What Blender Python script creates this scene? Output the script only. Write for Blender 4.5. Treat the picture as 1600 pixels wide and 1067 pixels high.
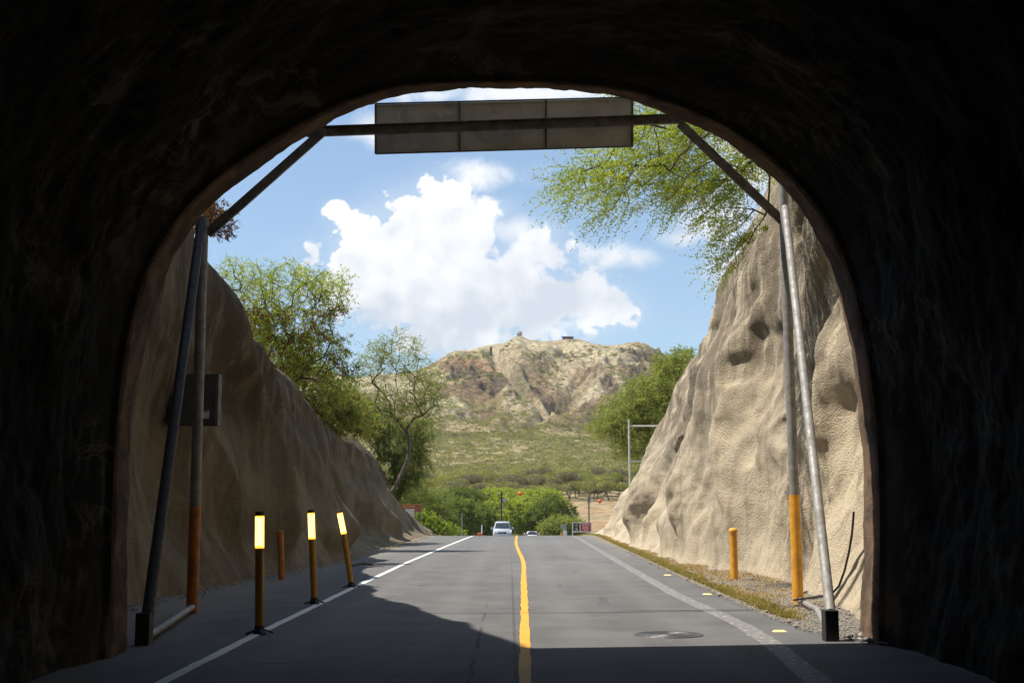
import bpy, bmesh, math, random
import numpy as np
from mathutils import Vector, Matrix

for o in list(bpy.data.objects):
    bpy.data.objects.remove(o)
S = bpy.context.scene
COL = S.collection
R = math.radians
rng = np.random.default_rng(7)
random.seed(7)

# ------------------------------------------------------------------ camera, sky, sun, exposure
F = 1950.0                                   # focal length in pixels of a 1600 px wide frame
EYE = 1.6
PITCH = math.atan(263.5 / F)
YAW = -math.atan(4.0 / F)
cam = bpy.data.cameras.new('camera'); camo = bpy.data.objects.new('camera', cam); COL.objects.link(camo)
cam.sensor_width = 36; cam.lens = F / 1600 * 36
cam.clip_start = 0.1; cam.clip_end = 9000
camo.location = (0, 0, EYE); camo.rotation_euler = (math.pi / 2 + PITCH, 0, YAW)
S.camera = camo

def ray(px, py):
    a = (px - 800) / F; b = (533.5 - py) / F
    y = math.cos(PITCH) - b * math.sin(PITCH); z = math.sin(PITCH) + b * math.cos(PITCH)
    c, s = math.cos(YAW), math.sin(YAW)
    return Vector((a * c - y * s, a * s + y * c, z))
def at(px, py, Y):
    d = ray(px, py); return Vector((d.x * Y / d.y, Y, EYE + d.z * Y / d.y))
def onroad(px, py, z=0.0):
    d = ray(px, py); t = (z - EYE) / d.z; return Vector((d.x * t, d.y * t, z))
def project(x, y, z):
    c, s = math.cos(YAW), math.sin(YAW)
    xx = x * c + y * s; yy = -x * s + y * c; zz = z - EYE
    f = yy * math.cos(PITCH) + zz * math.sin(PITCH); u = -yy * math.sin(PITCH) + zz * math.cos(PITCH)
    return 800 + F * xx / f, 533.5 - F * u / f

TOSUN = Vector((-0.53, 0.005, 1.0)).normalized()
SUN_EL = math.asin(TOSUN.z); SUN_AZ = math.atan2(TOSUN.x, TOSUN.y)
sun = bpy.data.lights.new('sun', 'SUN'); suno = bpy.data.objects.new('sun', sun); COL.objects.link(suno)
sun.energy = 5.0; sun.angle = R(0.5); sun.color = (1.0, 0.95, 0.87)
suno.rotation_euler = TOSUN.to_track_quat('Z', 'Y').to_euler(); suno.location = (-60, 10, 100)

S.view_settings.view_transform = 'Standard'; S.view_settings.look = 'None'
S.view_settings.exposure = 0.62; S.view_settings.gamma = 1.0; S.view_settings.use_curve_mapping = False
S.render.engine = 'CYCLES'
try:
    S.cycles.use_denoising = True; S.cycles.denoiser = 'OPENIMAGEDENOISE'
    S.cycles.max_bounces = 7; S.cycles.diffuse_bounces = 4; S.cycles.transparent_max_bounces = 8
    S.cycles.use_adaptive_sampling = True; S.cycles.adaptive_threshold = 0.012
except Exception: pass

class NT:
    def __init__(s, tree): s.t = tree; s.n = tree.nodes; s.l = tree.links
    def new(s, typ, **kw):
        n = s.n.new(typ)
        for k, v in kw.items(): setattr(n, k, v)
        return n
    def put(s, sock, v):
        if isinstance(v, bpy.types.NodeSocket): s.l.new(v, sock)
        elif v is not None:
            if hasattr(sock.default_value, '__len__') and not hasattr(v, '__len__'): v = (v,) * len(sock.default_value)
            if hasattr(sock.default_value, '__len__') and len(sock.default_value) == 4 and len(v) == 3: v = (*v, 1)
            sock.default_value = v
    def math(s, op, a, b=None, c=None, clamp=False):
        n = s.new('ShaderNodeMath', operation=op, use_clamp=clamp)
        for i, v in enumerate((a, b, c)):
            if v is not None: s.put(n.inputs[i], v)
        return n.outputs[0]
    def vec(s, op, a, b=None):
        n = s.new('ShaderNodeVectorMath', operation=op); s.put(n.inputs[0], a)
        if b is not None: s.put(n.inputs[3 if op == 'SCALE' else 1], b)
        return n.outputs[1] if op in ('LENGTH', 'DISTANCE', 'DOT_PRODUCT') else n.outputs[0]
    def noise(s, v, scale, detail=4, rough=0.55, dist=0.0, lac=2.0):
        n = s.new('ShaderNodeTexNoise'); s.put(n.inputs['Vector'], v)
        n.inputs['Scale'].default_value = scale; n.inputs['Detail'].default_value = detail
        n.inputs['Roughness'].default_value = rough; n.inputs['Distortion'].default_value = dist
        n.inputs['Lacunarity'].default_value = lac
        return n.outputs['Fac']
    def voro(s, v, scale, feature='F1', rand=1.0):
        n = s.new('ShaderNodeTexVoronoi', feature=feature); s.put(n.inputs['Vector'], v)
        n.inputs['Scale'].default_value = scale; n.inputs['Randomness'].default_value = rand
        return n.outputs['Distance']
    def ramp(s, v, lo, hi, a=0.0, b=1.0, smooth=True):
        n = s.new('ShaderNodeMapRange'); n.interpolation_type = 'SMOOTHSTEP' if smooth else 'LINEAR'
        s.put(n.inputs[0], v)
        for i, q in enumerate((lo, hi, a, b)): s.put(n.inputs[i + 1], q)
        return n.outputs[0]
    def mix(s, f, a, b, mode='MIX'):
        n = s.new('ShaderNodeMix', data_type='RGBA', blend_type=mode)
        s.put(n.inputs[0], f); s.put(n.inputs[6], a); s.put(n.inputs[7], b)
        return n.outputs[2]
    def comb(s, x, y, z):
        n = s.new('ShaderNodeCombineXYZ')
        for i, v in enumerate((x, y, z)): s.put(n.inputs[i], v)
        return n.outputs[0]
    def sep(s, v):
        n = s.new('ShaderNodeSeparateXYZ'); s.put(n.inputs[0], v); return n.outputs
    def mapping(s, v, scale=(1, 1, 1), rot=(0, 0, 0), loc=(0, 0, 0)):
        n = s.new('ShaderNodeMapping'); s.put(n.inputs[0], v)
        n.inputs[1].default_value = loc; n.inputs[2].default_value = rot; n.inputs[3].default_value = scale
        return n.outputs[0]

# ---- sky: physical daylight with a cumulus bank over the crater rim and scattered cloud elsewhere
def make_world():
    w = bpy.data.worlds.new('World'); S.world = w; w.use_nodes = True
    t = NT(w.node_tree); w.node_tree.nodes.clear()
    out = t.new('ShaderNodeOutputWorld'); bg = t.new('ShaderNodeBackground'); t.l.new(bg.outputs[0], out.inputs[0])
    sky = t.new('ShaderNodeTexSky'); sky.sky_type = 'NISHITA'; sky.sun_disc = False
    sky.sun_elevation = SUN_EL; sky.sun_rotation = SUN_AZ; sky.altitude = 60; sky.air_density = 1.0
    sky.dust_density = 0.6; sky.ozone_density = 1.2
    d = t.new('ShaderNodeTexCoord').outputs['Generated']
    x, y, z = t.sep(d)
    ys = t.math('MAXIMUM', y, 0.05)
    u = t.math('DIVIDE', x, ys); v = t.math('DIVIDE', z, ys)
    P = t.comb(u, v, 0.0)
    def field(P, blobs):
        f = None
        for (px, py, rx, ry) in blobs:
            r = ray(px, py); cu, cv = r.x / r.y, r.z / r.y
            q = t.vec('SUBTRACT', P, (cu, cv, 0))
            q = t.vec('MULTIPLY', q, (F / rx, F / ry, 0))
            g = t.math('SUBTRACT', 1.0, t.vec('LENGTH', q))
            if f is None: f = g
            else:
                f = t.math('SMOOTH_MAX', f, g, 0.22)
        return f
    main = [(688, 322, 70, 60), (640, 345, 62, 56), (738, 352, 66, 60), (524, 330, 27, 20), (552, 344, 40, 28), (590, 380, 80, 74), (650, 425, 175, 115), (770, 445, 190, 108), (870, 470, 140, 70), (710, 365, 110, 80), (560, 455, 90, 60),
            (690, 410, 120, 90), (842, 394, 66, 56), (800, 425, 110, 72), (575, 440, 80, 70), (660, 480, 130, 62),
            (790, 488, 130, 56), (900, 470, 100, 64), (955, 484, 66, 38), (720, 510, 170, 50), (550, 405, 50, 40)]
    soft = [(965, 403, 84, 30), (990, 404, 60, 26), (930, 396, 44, 24), (1120, 340, 80, 62), (1140, 420, 60, 60), (700, 543, 34, 18), (760, 272, 90, 34), (820, 148, 260, 26),
            (1060, 372, 50, 22), (590, 205, 46, 34), (670, 150, 80, 20), (800, 360, 60, 30), (1180, 250, 90, 80)]
    def edge(P):
        a = t.noise(P, 38.0, 6, 0.56, 0.35); b = t.voro(t.vec('ADD', P, t.vec('SCALE', t.comb(t.noise(P, 60, 2), t.noise(t.vec('ADD', P, (3, 1, 0)), 60, 2), 0), 0.02)), 55.0)
        return t.math('ADD', t.math('MULTIPLY', t.math('SUBTRACT', a, 0.5), 1.2), t.math('MULTIPLY', t.math('SUBTRACT', 0.35, b), 0.6))
    e = t.math('ADD', edge(P), t.math('MULTIPLY', t.math('SUBTRACT', 0.35, t.voro(t.vec('ADD', P, t.vec('SCALE', t.comb(t.noise(P, 140, 2), t.noise(t.vec('ADD', P, (5, 1, 0)), 140, 2), 0), 0.012)), 125.0)), 0.34))
    fm = t.math('ADD', t.math('ADD', field(P, main), e), 0.10)
    am = t.ramp(fm, t.ramp(t.noise(P, 5.0, 2), .4, .65, .02, .10), t.ramp(t.noise(t.vec('ADD', P, (7, 2, 0)), 7.0, 2), .38, .62, .24, .46))
    veil = t.math('MULTIPLY', t.ramp(t.math('ADD', field(P, main), t.math('MULTIPLY', t.math('SUBTRACT', t.noise(P, 9, 5, .6, .6), .5), 1.6)), -.4, .5), .24)
    am = t.math('MAXIMUM', am, veil)
    n2 = t.noise(P, 20.0, 7, 0.66, 1.0)
    fs = t.math('ADD', field(P, soft), t.math('MULTIPLY', t.math('SUBTRACT', n2, 0.5), 2.2))
    as_ = t.math('MULTIPLY', t.ramp(fs, -0.1, 1.0), 0.85)
    # scattered cloud over the rest of the dome
    gn = t.noise(t.mapping(d, (1, 1, 2.2)), 2.6, 7, 0.55, 0.3)
    away = t.ramp(t.vec('LENGTH', t.vec('SUBTRACT', P, (0.0, 0.15, 0.0))), 0.34, 0.55)
    behind = t.ramp(y, 0.1, 0.0)
    away = t.math('MAXIMUM', away, behind)
    ag = t.math('MULTIPLY', t.math('MULTIPLY', t.ramp(gn, 0.58, 0.72), away), t.ramp(z, 0.0, 0.12))
    alpha = t.math('MAXIMUM', t.math('MAXIMUM', am, as_), ag)
    # relief: density difference towards the sun, greyer base
    P2 = t.vec('ADD', P, (-0.011, 0.013, 0))
    rel = t.math('SUBTRACT', t.noise(P, 15.0, 7, 0.5), t.noise(P2, 15.0, 7, 0.5))
    big = t.noise(t.vec('ADD', P, (2.3, 0.4, 0)), 9.0, 3, 0.5)
    low = t.ramp(v, 0.255, 0.15)
    g = t.math('ADD', t.math('MULTIPLY', rel, 1.5), 0.96)
    g = t.math('SUBTRACT', g, t.math('MULTIPLY', low, t.ramp(big, 0.36, 0.60, 0.14, 0.50)))
    g = t.math('MINIMUM', t.math('MAXIMUM', g, 0.5), 1.0)
    cc = t.mix(t.ramp(g, 0.5, 1.0, smooth=False), (0.46, 0.50, 0.56), (0.74, 0.74, 0.74))
    k = 0.076
    skyc = t.mix(0.17, sky.outputs[0], (6.4, 7.0, 7.4))          # humid, slightly milky air
    skyc = t.mix(1.0, skyc, (1.0, 1.16, 1.28), 'MULTIPLY')
    cl = t.vec('SCALE', cc, 1.0 / k)
    t.l.new(t.mix(alpha, skyc, cl), bg.inputs[0]); bg.inputs[1].default_value = k
make_world()

# ------------------------------------------------------------------ numeric noise
def _hash(ix, iy, iz, seed):
    h = (ix.astype(np.int64) * 374761393 + iy.astype(np.int64) * 668265263 + iz.astype(np.int64) * 2147483647 + seed * 1274126177) & 0xFFFFFFFF
    h = ((h ^ (h >> 13)) * 1274126177) & 0xFFFFFFFF
    h = ((h ^ (h >> 15)) * 2246822519) & 0xFFFFFFFF
    return ((h ^ (h >> 16)) & 0xFFFFFF) / float(0xFFFFFF)
def vn(x, y, z=None, seed=0):
    x = np.asarray(x, float); y = np.asarray(y, float); z = np.zeros_like(x) if z is None else np.asarray(z, float)
    x, y, z = np.broadcast_arrays(x, y, z)
    xi, yi, zi = np.floor(x), np.floor(y), np.floor(z)
    fx, fy, fz = x - xi, y - yi, z - zi
    fx, fy, fz = [f * f * f * (f * (f * 6 - 15) + 10) for f in (fx, fy, fz)]
    r = 0
    for a in (0, 1):
        for b in (0, 1):
            for c in (0, 1):
                w = (fx if a else 1 - fx) * (fy if b else 1 - fy) * (fz if c else 1 - fz)
                r = r + w * _hash(xi + a, yi + b, zi + c, seed)
    return r * 2 - 1
def fbm(x, y, z=None, o=4, seed=0, g=0.5, l=2.03):
    r = 0; a = 1; t = 0
    z = np.zeros_like(np.asarray(x, float)) if z is None else z
    for i in range(o):
        r = r + a * vn(x, y, z, seed + i * 17); t += a; a *= g; x = x * l + 5.2; y = y * l + 1.3; z = z * l + 2.7
    return r / t
def ridge(x, y, z=None, o=3, seed=0):
    r = 0; a = 1; t = 0
    z = np.zeros_like(np.asarray(x, float)) if z is None else z
    for i in range(o):
        r = r + a * (1 - np.abs(vn(x, y, z, seed + i * 31)) * 2); t += a; a *= .5; x = x * 2.1 + 7; y = y * 2.1 + 3; z = z * 2.1
    return r / t
def sstep(a, b, x):
    t = np.clip((np.asarray(x, float) - a) / (b - a), 0, 1); return t * t * (3 - 2 * t)
def tab(table):
    X = np.array([p[0] for p in table], float); Y = np.array([p[1] for p in table], float)
    return lambda v: np.interp(v, X, Y)

# ------------------------------------------------------------------ mesh helpers
def mesh_np(name, V, Fc, mat, parent=None, smooth=False, attr=None):
    V = np.asarray(V, np.float32); Fc = np.asarray(Fc, np.int32)
    k = Fc.shape[1]
    me = bpy.data.meshes.new(name)
    me.vertices.add(len(V)); me.vertices.foreach_set('co', V.ravel())
    me.loops.add(Fc.size); me.loops.foreach_set('vertex_index', Fc.ravel())
    me.polygons.add(len(Fc)); me.polygons.foreach_set('loop_start', np.arange(0, Fc.size, k, dtype=np.int32))
    me.polygons.foreach_set('use_smooth', np.full(len(Fc), smooth, bool))
    if attr is not None:
        for an, ad in attr.items():
            a = me.attributes.new(an, 'FLOAT_COLOR', 'POINT'); c = np.ones((len(V), 4), np.float32); c[:, :3] = ad
            a.data.foreach_set('color', c.ravel())
    me.update(calc_edges=True); me.validate()
    me.materials.append(mat)
    o = bpy.data.objects.new(name, me); COL.objects.link(o)
    if parent: o.parent = parent
    return o
def grid_faces(nu, nv, flip=False):
    i, j = np.meshgrid(np.arange(nu - 1), np.arange(nv - 1), indexing='ij')
    a = (i * nv + j).ravel(); f = np.stack([a, a + nv, a + nv + 1, a + 1], 1)
    return f[:, ::-1] if flip else f
class MB:
    def __init__(s): s.v = []; s.f = []
    def add(s, V, Fc):
        b = len(s.v); s.v += [tuple(p) for p in V]; s.f += [tuple(b + i for i in f) for f in Fc]; return s
    def box(s, c, d, M=None, bev=0.0):
        bm = bmesh.new(); bmesh.ops.create_cube(bm, size=1)
        for v in bm.verts: v.co = Vector((v.co.x * d[0], v.co.y * d[1], v.co.z * d[2]))
        if bev: bmesh.ops.bevel(bm, geom=bm.edges[:], offset=bev, segments=2, affect='EDGES', profile=.6)
        for v in bm.verts:
            if M is not None: v.co = M @ v.co
            v.co += Vector(c)
        bm.verts.index_update(); s.add([v.co for v in bm.verts], [[v.index for v in f.verts] for f in bm.faces]); bm.free(); return s
    def bar(s, a, b, w, h, up=(0, 0, 1), bev=0.0):
        a, b = Vector(a), Vector(b); z = (b - a); L = z.length; z.normalize()
        x = Vector(up).cross(z)
        if x.length < 1e-4: x = Vector((1, 0, 0)).cross(z)
        x.normalize(); y = z.cross(x)
        M = Matrix((x, y, z)).transposed()
        return s.box((a + b) / 2, (w, h, L), M, bev)
    def tube(s, pts, rad, n=10, cap=True):
        pts = [Vector(p) for p in pts]
        if not hasattr(rad, '__len__'): rad = [rad] * len(pts)
        V = []; x = None
        for i, p in enumerate(pts):
            t = (pts[min(i + 1, len(pts) - 1)] - pts[max(i - 1, 0)]).normalized()
            if x is None:
                x = t.orthogonal().normalized()
            x = (x - t * x.dot(t)).normalized(); y = t.cross(x)
            for k in range(n):
                a = 2 * math.pi * k / n; V.append(p + (x * math.cos(a) + y * math.sin(a)) * rad[i])
        Fc = [(i * n + k, i * n + (k + 1) % n, (i + 1) * n + (k + 1) % n, (i + 1) * n + k) for i in range(len(pts) - 1) for k in range(n)]
        if cap: Fc += [tuple(range(n))[::-1], tuple(range((len(pts) - 1) * n, len(pts) * n))]
        return s.add(V, Fc)
    def lathe(s, prof, n=20, c=(0, 0, 0)):
        V = []; Fc = []
        for (r, z) in prof:
            for k in range(n):
                a = 2 * math.pi * k / n; V.append((c[0] + r * math.cos(a), c[1] + r * math.sin(a), c[2] + z))
        for i in range(len(prof) - 1):
            for k in range(n): Fc.append((i * n + k, i * n + (k + 1) % n, (i + 1) * n + (k + 1) % n, (i + 1) * n + k))
        Fc += [tuple(range(n))[::-1], tuple(range((len(prof) - 1) * n, len(prof) * n))]
        return s.add(V, Fc)
    def build(s, name, mat, parent=None, smooth=False, angle=40):
        me = bpy.data.meshes.new(name); me.from_pydata(s.v, [], s.f); me.validate(); me.update(); me.materials.append(mat)
        if smooth:
            me.polygons.foreach_set('use_smooth', [True] * len(me.polygons))
            try: me.set_sharp_from_angle(angle=R(angle))
            except Exception: pass
        o = bpy.data.objects.new(name, me); COL.objects.link(o)
        if parent: o.parent = parent
        return o
def tag(o, label, cat, group=None):
    o['label'] = label; o['category'] = cat
    if group: o['group'] = group
    return o
def thing(name, label, cat, loc=(0, 0, 0), group=None, rz=0.0):
    o = bpy.data.objects.new(name, None); COL.objects.link(o); o.location = loc; o.rotation_euler = (0, 0, rz)
    o.empty_display_size = .3
    return tag(o, label, cat, group)
def struct(o): o['kind'] = 'structure'; return o
def stuff(o, label=None, cat=None):
    o['kind'] = 'stuff'
    if label: o['label'] = label; o['category'] = cat
    return o
def copy_thing(o, loc, rz=0.0, sc=None, parent=None):
    c = o.copy(); COL.objects.link(c)
    if parent is None:
        c.location = loc; c.rotation_euler = (0, 0, rz)
        if sc is not None: c.scale = sc
    else: c.parent = parent
    for ch in o.children: copy_thing(ch, None, parent=c)
    return c

# ------------------------------------------------------------------ materials
def mat(name):
    m = bpy.data.materials.new(name); m.use_nodes = True; t = NT(m.node_tree)
    b = m.node_tree.nodes['Principled BSDF']
    return m, t, b
def finish(t, b, col=None, rough=0.8, bump=None, bstr=0.3, bdist=0.02, metal=None, spec=None):
    if col is not None: t.put(b.inputs['Base Color'], col)
    t.put(b.inputs['Roughness'], rough)
    if metal is not None: t.put(b.inputs['Metallic'], metal)
    if spec is not None: t.put(b.inputs['Specular IOR Level'], spec)
    if bump is not None:
        n = t.new('ShaderNodeBump'); n.inputs['Strength'].default_value = bstr; n.inputs['Distance'].default_value = bdist
        t.put(n.inputs['Height'], bump); t.l.new(n.outputs[0], b.inputs['Normal'])
def gpos(t): return t.new('ShaderNodeNewGeometry').outputs['Position']
def opos(t): return t.new('ShaderNodeTexCoord').outputs['Object']
def plain(name, c, rough=0.6, metal=0.0, var=0.15, scale=12.0, emis=None, es=0.0, bump=0.0):
    m, t, b = mat(name); p = opos(t)
    n = t.noise(p, scale, 5, 0.6)
    c2 = tuple(v * (1 - var * 2) for v in c)
    col = t.mix(t.ramp(n, 0.35, 0.65), c, c2)
    finish(t, b, col, t.ramp(n, 0.3, 0.7, rough - .08, min(1, rough + .1)), t.noise(p, scale * 6, 3) if bump else None, bump, 0.004, metal)
    if emis: t.put(b.inputs['Emission Color'], emis); b.inputs['Emission Strength'].default_value = es
    return m

def m_asphalt():
    m, t, b = mat('worn_asphalt'); p = gpos(t); x, y, z = t.sep(p)
    agg = t.voro(p, 110.0); fine = t.noise(p, 160, 3, .7); big = t.noise(p, 0.7, 5, .6, .4); med = t.noise(t.mapping(p, (2.2, .35, 1)), 1.0, 5, .6)
    c = t.mix(t.ramp(big, .3, .7), (.088, .086, .083), (.122, .118, .113))
    c = t.mix(t.math('MULTIPLY', t.ramp(med, .45, .7), .5), c, (.076, .075, .075))
    # polished wheel tracks along the lane
    tr = None
    for cx in (-2.55, -0.95, 0.95, 2.45):
        g = t.ramp(t.math('ABSOLUTE', t.math('SUBTRACT', t.math('ADD', x, t.math('MULTIPLY', t.noise(t.mapping(p, (0, .12, 0)), 1, 2), .5)), cx + .25)), .38, .05)
        tr = g if tr is None else t.math('MAXIMUM', tr, g)
    c = t.mix(t.math('MULTIPLY', tr, .28), c, (.155, .152, .147))
    # surface brighter towards the far part, repair seams
    c = t.mix(t.math('MULTIPLY', t.ramp(y, 16, 60), .35), c, (.165, .160, .150))
    seam = t.math('ABSOLUTE', t.math('SUBTRACT', t.math('ADD', x, t.math('MULTIPLY', t.noise(t.mapping(p, (0, 1.3, 0)), 1, 4), .09)), -0.34))
    c = t.mix(t.math('MULTIPLY', t.math('MULTIPLY', t.ramp(seam, .035, .012), t.ramp(y, 26, 15)), t.ramp(t.noise(t.mapping(p, (0, .8, 0)), 1, 2), .4, .55)), c, (.035, .034, .034))
    seam2 = t.math('ABSOLUTE', t.math('SUBTRACT', t.math('ADD', x, t.math('MULTIPLY', t.noise(t.mapping(p, (0, 2.3, 5)), 1, 4), .07)), 0.10))
    c = t.mix(t.math('MULTIPLY', t.ramp(seam2, .03, .008), t.ramp(y, 60, 20, .1, .7)), c, (.05, .048, .046))
    c = t.mix(t.math('MULTIPLY', t.ramp(agg, .0, .45), .35), t.mix(t.ramp(fine, .55, .75), c, (.24, .235, .225)), c)
    spk = t.noise(p, 26, 4, .85); c = t.mix(t.math('MULTIPLY', t.ramp(spk, .58, .72), .35), c, (.20, .195, .185)); c = t.mix(t.math('MULTIPLY', t.ramp(spk, .42, .30), .4), c, (.055, .054, .053))
    oil = t.math('MULTIPLY', t.ramp(t.noise(t.mapping(p, (1.5, .22, 1), loc=(3, 0, 0)), 1.3, 5, .65), .56, .68), t.ramp(t.math('ABSOLUTE', t.math('SUBTRACT', t.math('ABSOLUTE', x), 1.75)), .8, .2))
    c = t.mix(t.math('MULTIPLY', oil, .5), c, (.045, .044, .044))
    pt = t.voro(t.vec('ADD', t.mapping(p, (1, .3, 1)), t.vec('SCALE', t.comb(t.noise(p, 1.5, 3), 0, 0), .3)), .22)
    c = t.mix(t.math('MULTIPLY', t.ramp(pt, .42, .40), .16), c, (.20, .19, .18))
    # cracks
    cr = t.voro(t.vec('ADD', p, t.vec('SCALE', t.comb(t.noise(p, 2, 3), t.noise(t.vec('ADD', p, (9, 3, 1)), 2, 3), 0), .6)), 0.28, 'DISTANCE_TO_EDGE')
    c = t.mix(t.math('MULTIPLY', t.ramp(cr, .006, .002), t.math('MULTIPLY', t.ramp(t.noise(p, .3, 2), .5, .6), .7)), c, (.04, .04, .04))
    # dust along the edges
    ed = t.math('ADD', t.math('ABSOLUTE', x), t.math('MULTIPLY', t.noise(p, 1.4, 5, .7), 1.6))
    c = t.mix(t.math('MULTIPLY', t.ramp(ed, 4.7, 6.6), .55), c, (.26, .225, .17))
    finish(t, b, c, t.ramp(fine, .3, .7, .78, .95), t.math('ADD', t.math('MULTIPLY', agg, .6), fine), .5, .006, spec=.35)
    return m
def m_paint(name, c, wear, c2=(.13, .125, .12)):
    m, t, b = mat(name); p = gpos(t)
    n = t.math('ADD', t.math('MULTIPLY', t.noise(p, 9, 6, .75), .7), t.math('MULTIPLY', t.noise(p, 60, 3, .7), .3))
    col = t.mix(t.ramp(t.noise(p, 3, 4), .3, .7), c, tuple(v * .8 for v in c))
    col = t.mix(t.ramp(n, wear - .04, wear + .05), c2, col)
    finish(t, b, col, .75, t.noise(p, 150, 3), .3, .004)
    return m
def m_rockwall(name='shotcrete_rock', tint=None, hi0=5.5):
    m, t, b = mat(name); p = gpos(t)
    big = t.noise(p, .35, 5, .6, .5); med = t.noise(p, 1.6, 6, .62, .3)
    streak = t.noise(t.mapping(p, (1, 1.4, .13)), 2.0, 6, .65, .4); st2 = t.noise(t.mapping(p, (1, 2.2, .10), loc=(4, 2, 1)), 4.5, 5, .7)
    c = t.mix(t.ramp(big, .35, .65), (.51, .42, .29), (.42, .355, .255))
    c = t.mix(t.math('MULTIPLY', t.ramp(med, .5, .72), .6), c, (.58, .47, .31))
    c = t.mix(t.math('MULTIPLY', t.ramp(med, .48, .30), .5), c, (.30, .245, .17))
    c = t.mix(t.math('MULTIPLY', t.ramp(streak, .50, .66), .5), c, (.24, .19, .13))
    c = t.mix(t.math('MULTIPLY', t.ramp(st2, .5, .68), .3), c, (.58, .50, .37))
    x, y, z = t.sep(p)
    hi = t.math('MULTIPLY', t.ramp(t.math('ADD', z, t.math('MULTIPLY', big, 6.0)), hi0, hi0 + 4.0), t.ramp(streak, .36, .52))
    c = t.mix(t.math('MULTIPLY', hi, .75), c, (.135, .105, .075))
    rust = t.ramp(t.noise(p, 1.1, 3, .6), .62, .74)
    c = t.mix(t.math('MULTIPLY', rust, .4), c, (.50, .33, .17))
    pit = t.voro(p, 26.0); pit2 = t.noise(p, 40, 4, .75)
    pitn = t.ramp(pit2, .40, .52)
    c = t.mix(t.math('MULTIPLY', t.math('SUBTRACT', 1.0, pitn), .35), c, (.16, .13, .09))
    if tint: c = t.mix(t.math('MULTIPLY', t.ramp(t.noise(t.mapping(p, (1, .9, .25), rot=(.5, 0, 0)), .9, 4, .6), .42, .6), .45), c, (.20, .155, .11)); c = t.mix(1.0, c, tint, 'MULTIPLY')  # random brown stains, then an overall tint that paints the wall's shade darker
    h = t.math('ADD', t.math('MULTIPLY', pit2, 1.0), t.math('MULTIPLY', pit, .6)); h = t.math('ADD', h, t.math('MULTIPLY', t.noise(p, 7, 5, .65), 1.2))
    finish(t, b, c, .95, h, .75, .05, spec=.2)
    return m
def m_tunnel():
    m, t, b = mat('sooty_shotcrete'); p = gpos(t)
    flow = t.mapping(p, (.9, .40, .55), rot=(.35, .2, 0))
    a = t.noise(flow, 1.1, 5, .55, 1.0); bb = t.noise(t.mapping(p, (1, .6, .5)), 2.3, 5, .6, 1.2); q = t.noise(p, .55, 4, .6, .5)
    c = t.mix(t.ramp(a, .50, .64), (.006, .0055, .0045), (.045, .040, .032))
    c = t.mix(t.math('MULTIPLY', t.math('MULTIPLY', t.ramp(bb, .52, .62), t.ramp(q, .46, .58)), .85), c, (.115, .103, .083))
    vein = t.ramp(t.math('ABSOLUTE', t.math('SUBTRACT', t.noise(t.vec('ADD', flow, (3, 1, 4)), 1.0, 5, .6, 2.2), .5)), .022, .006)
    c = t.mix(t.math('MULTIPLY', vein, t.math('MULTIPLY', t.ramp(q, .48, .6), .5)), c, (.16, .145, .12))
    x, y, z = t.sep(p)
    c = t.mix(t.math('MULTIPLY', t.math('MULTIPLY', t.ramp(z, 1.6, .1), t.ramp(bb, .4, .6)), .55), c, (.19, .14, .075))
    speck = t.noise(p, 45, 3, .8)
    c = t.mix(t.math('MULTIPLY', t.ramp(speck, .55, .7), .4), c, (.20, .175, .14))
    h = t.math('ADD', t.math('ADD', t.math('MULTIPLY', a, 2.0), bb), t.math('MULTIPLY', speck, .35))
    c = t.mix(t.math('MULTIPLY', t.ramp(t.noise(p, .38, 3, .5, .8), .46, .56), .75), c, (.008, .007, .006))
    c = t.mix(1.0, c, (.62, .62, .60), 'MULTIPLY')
    finish(t, b, c, .9, h, .28, .03, spec=.12)
    return m
def m_rim():
    m, t, b = mat('portal_rim_concrete'); p = gpos(t)
    a = t.noise(p, 2.4, 6, .65, .4); s = t.noise(p, 40, 4, .75)
    c = t.mix(t.ramp(a, .38, .62), (.21, .135, .085), (.085, .062, .047))
    c = t.mix(t.math('MULTIPLY', t.ramp(s, .5, .65), .4), c, (.10, .08, .06))
    c = t.mix(t.math('MULTIPLY', t.ramp(t.noise(p, .9, 3), .56, .7), .7), c, (.11, .085, .065))
    finish(t, b, c, .93, t.math('ADD', s, a), .8, .03, spec=.2)
    return m
def m_gravel():
    m, t, b = mat('verge_gravel'); p = gpos(t)
    v = t.voro(p, 34.0); n = t.noise(p, 2.2, 5, .65, .5); f = t.noise(p, 70, 3, .7)
    x, y, z = t.sep(p)
    c = t.mix(t.ramp(f, .35, .65), (.20, .18, .155), (.40, .365, .32))
    dry = t.mix(t.ramp(f, .4, .6), (.42, .29, .14), (.33, .27, .15))
    c = t.mix(t.math('MULTIPLY', t.ramp(t.math('ADD', n, t.ramp(y, 18, 26, 0, .2)), .50, .62), .85), c, dry)
    c = t.mix(t.ramp(v, .35, .6), c, (.10, .085, .065))
    finish(t, b, c, .95, t.math('ADD', v, f), .7, .03)
    return m
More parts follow.
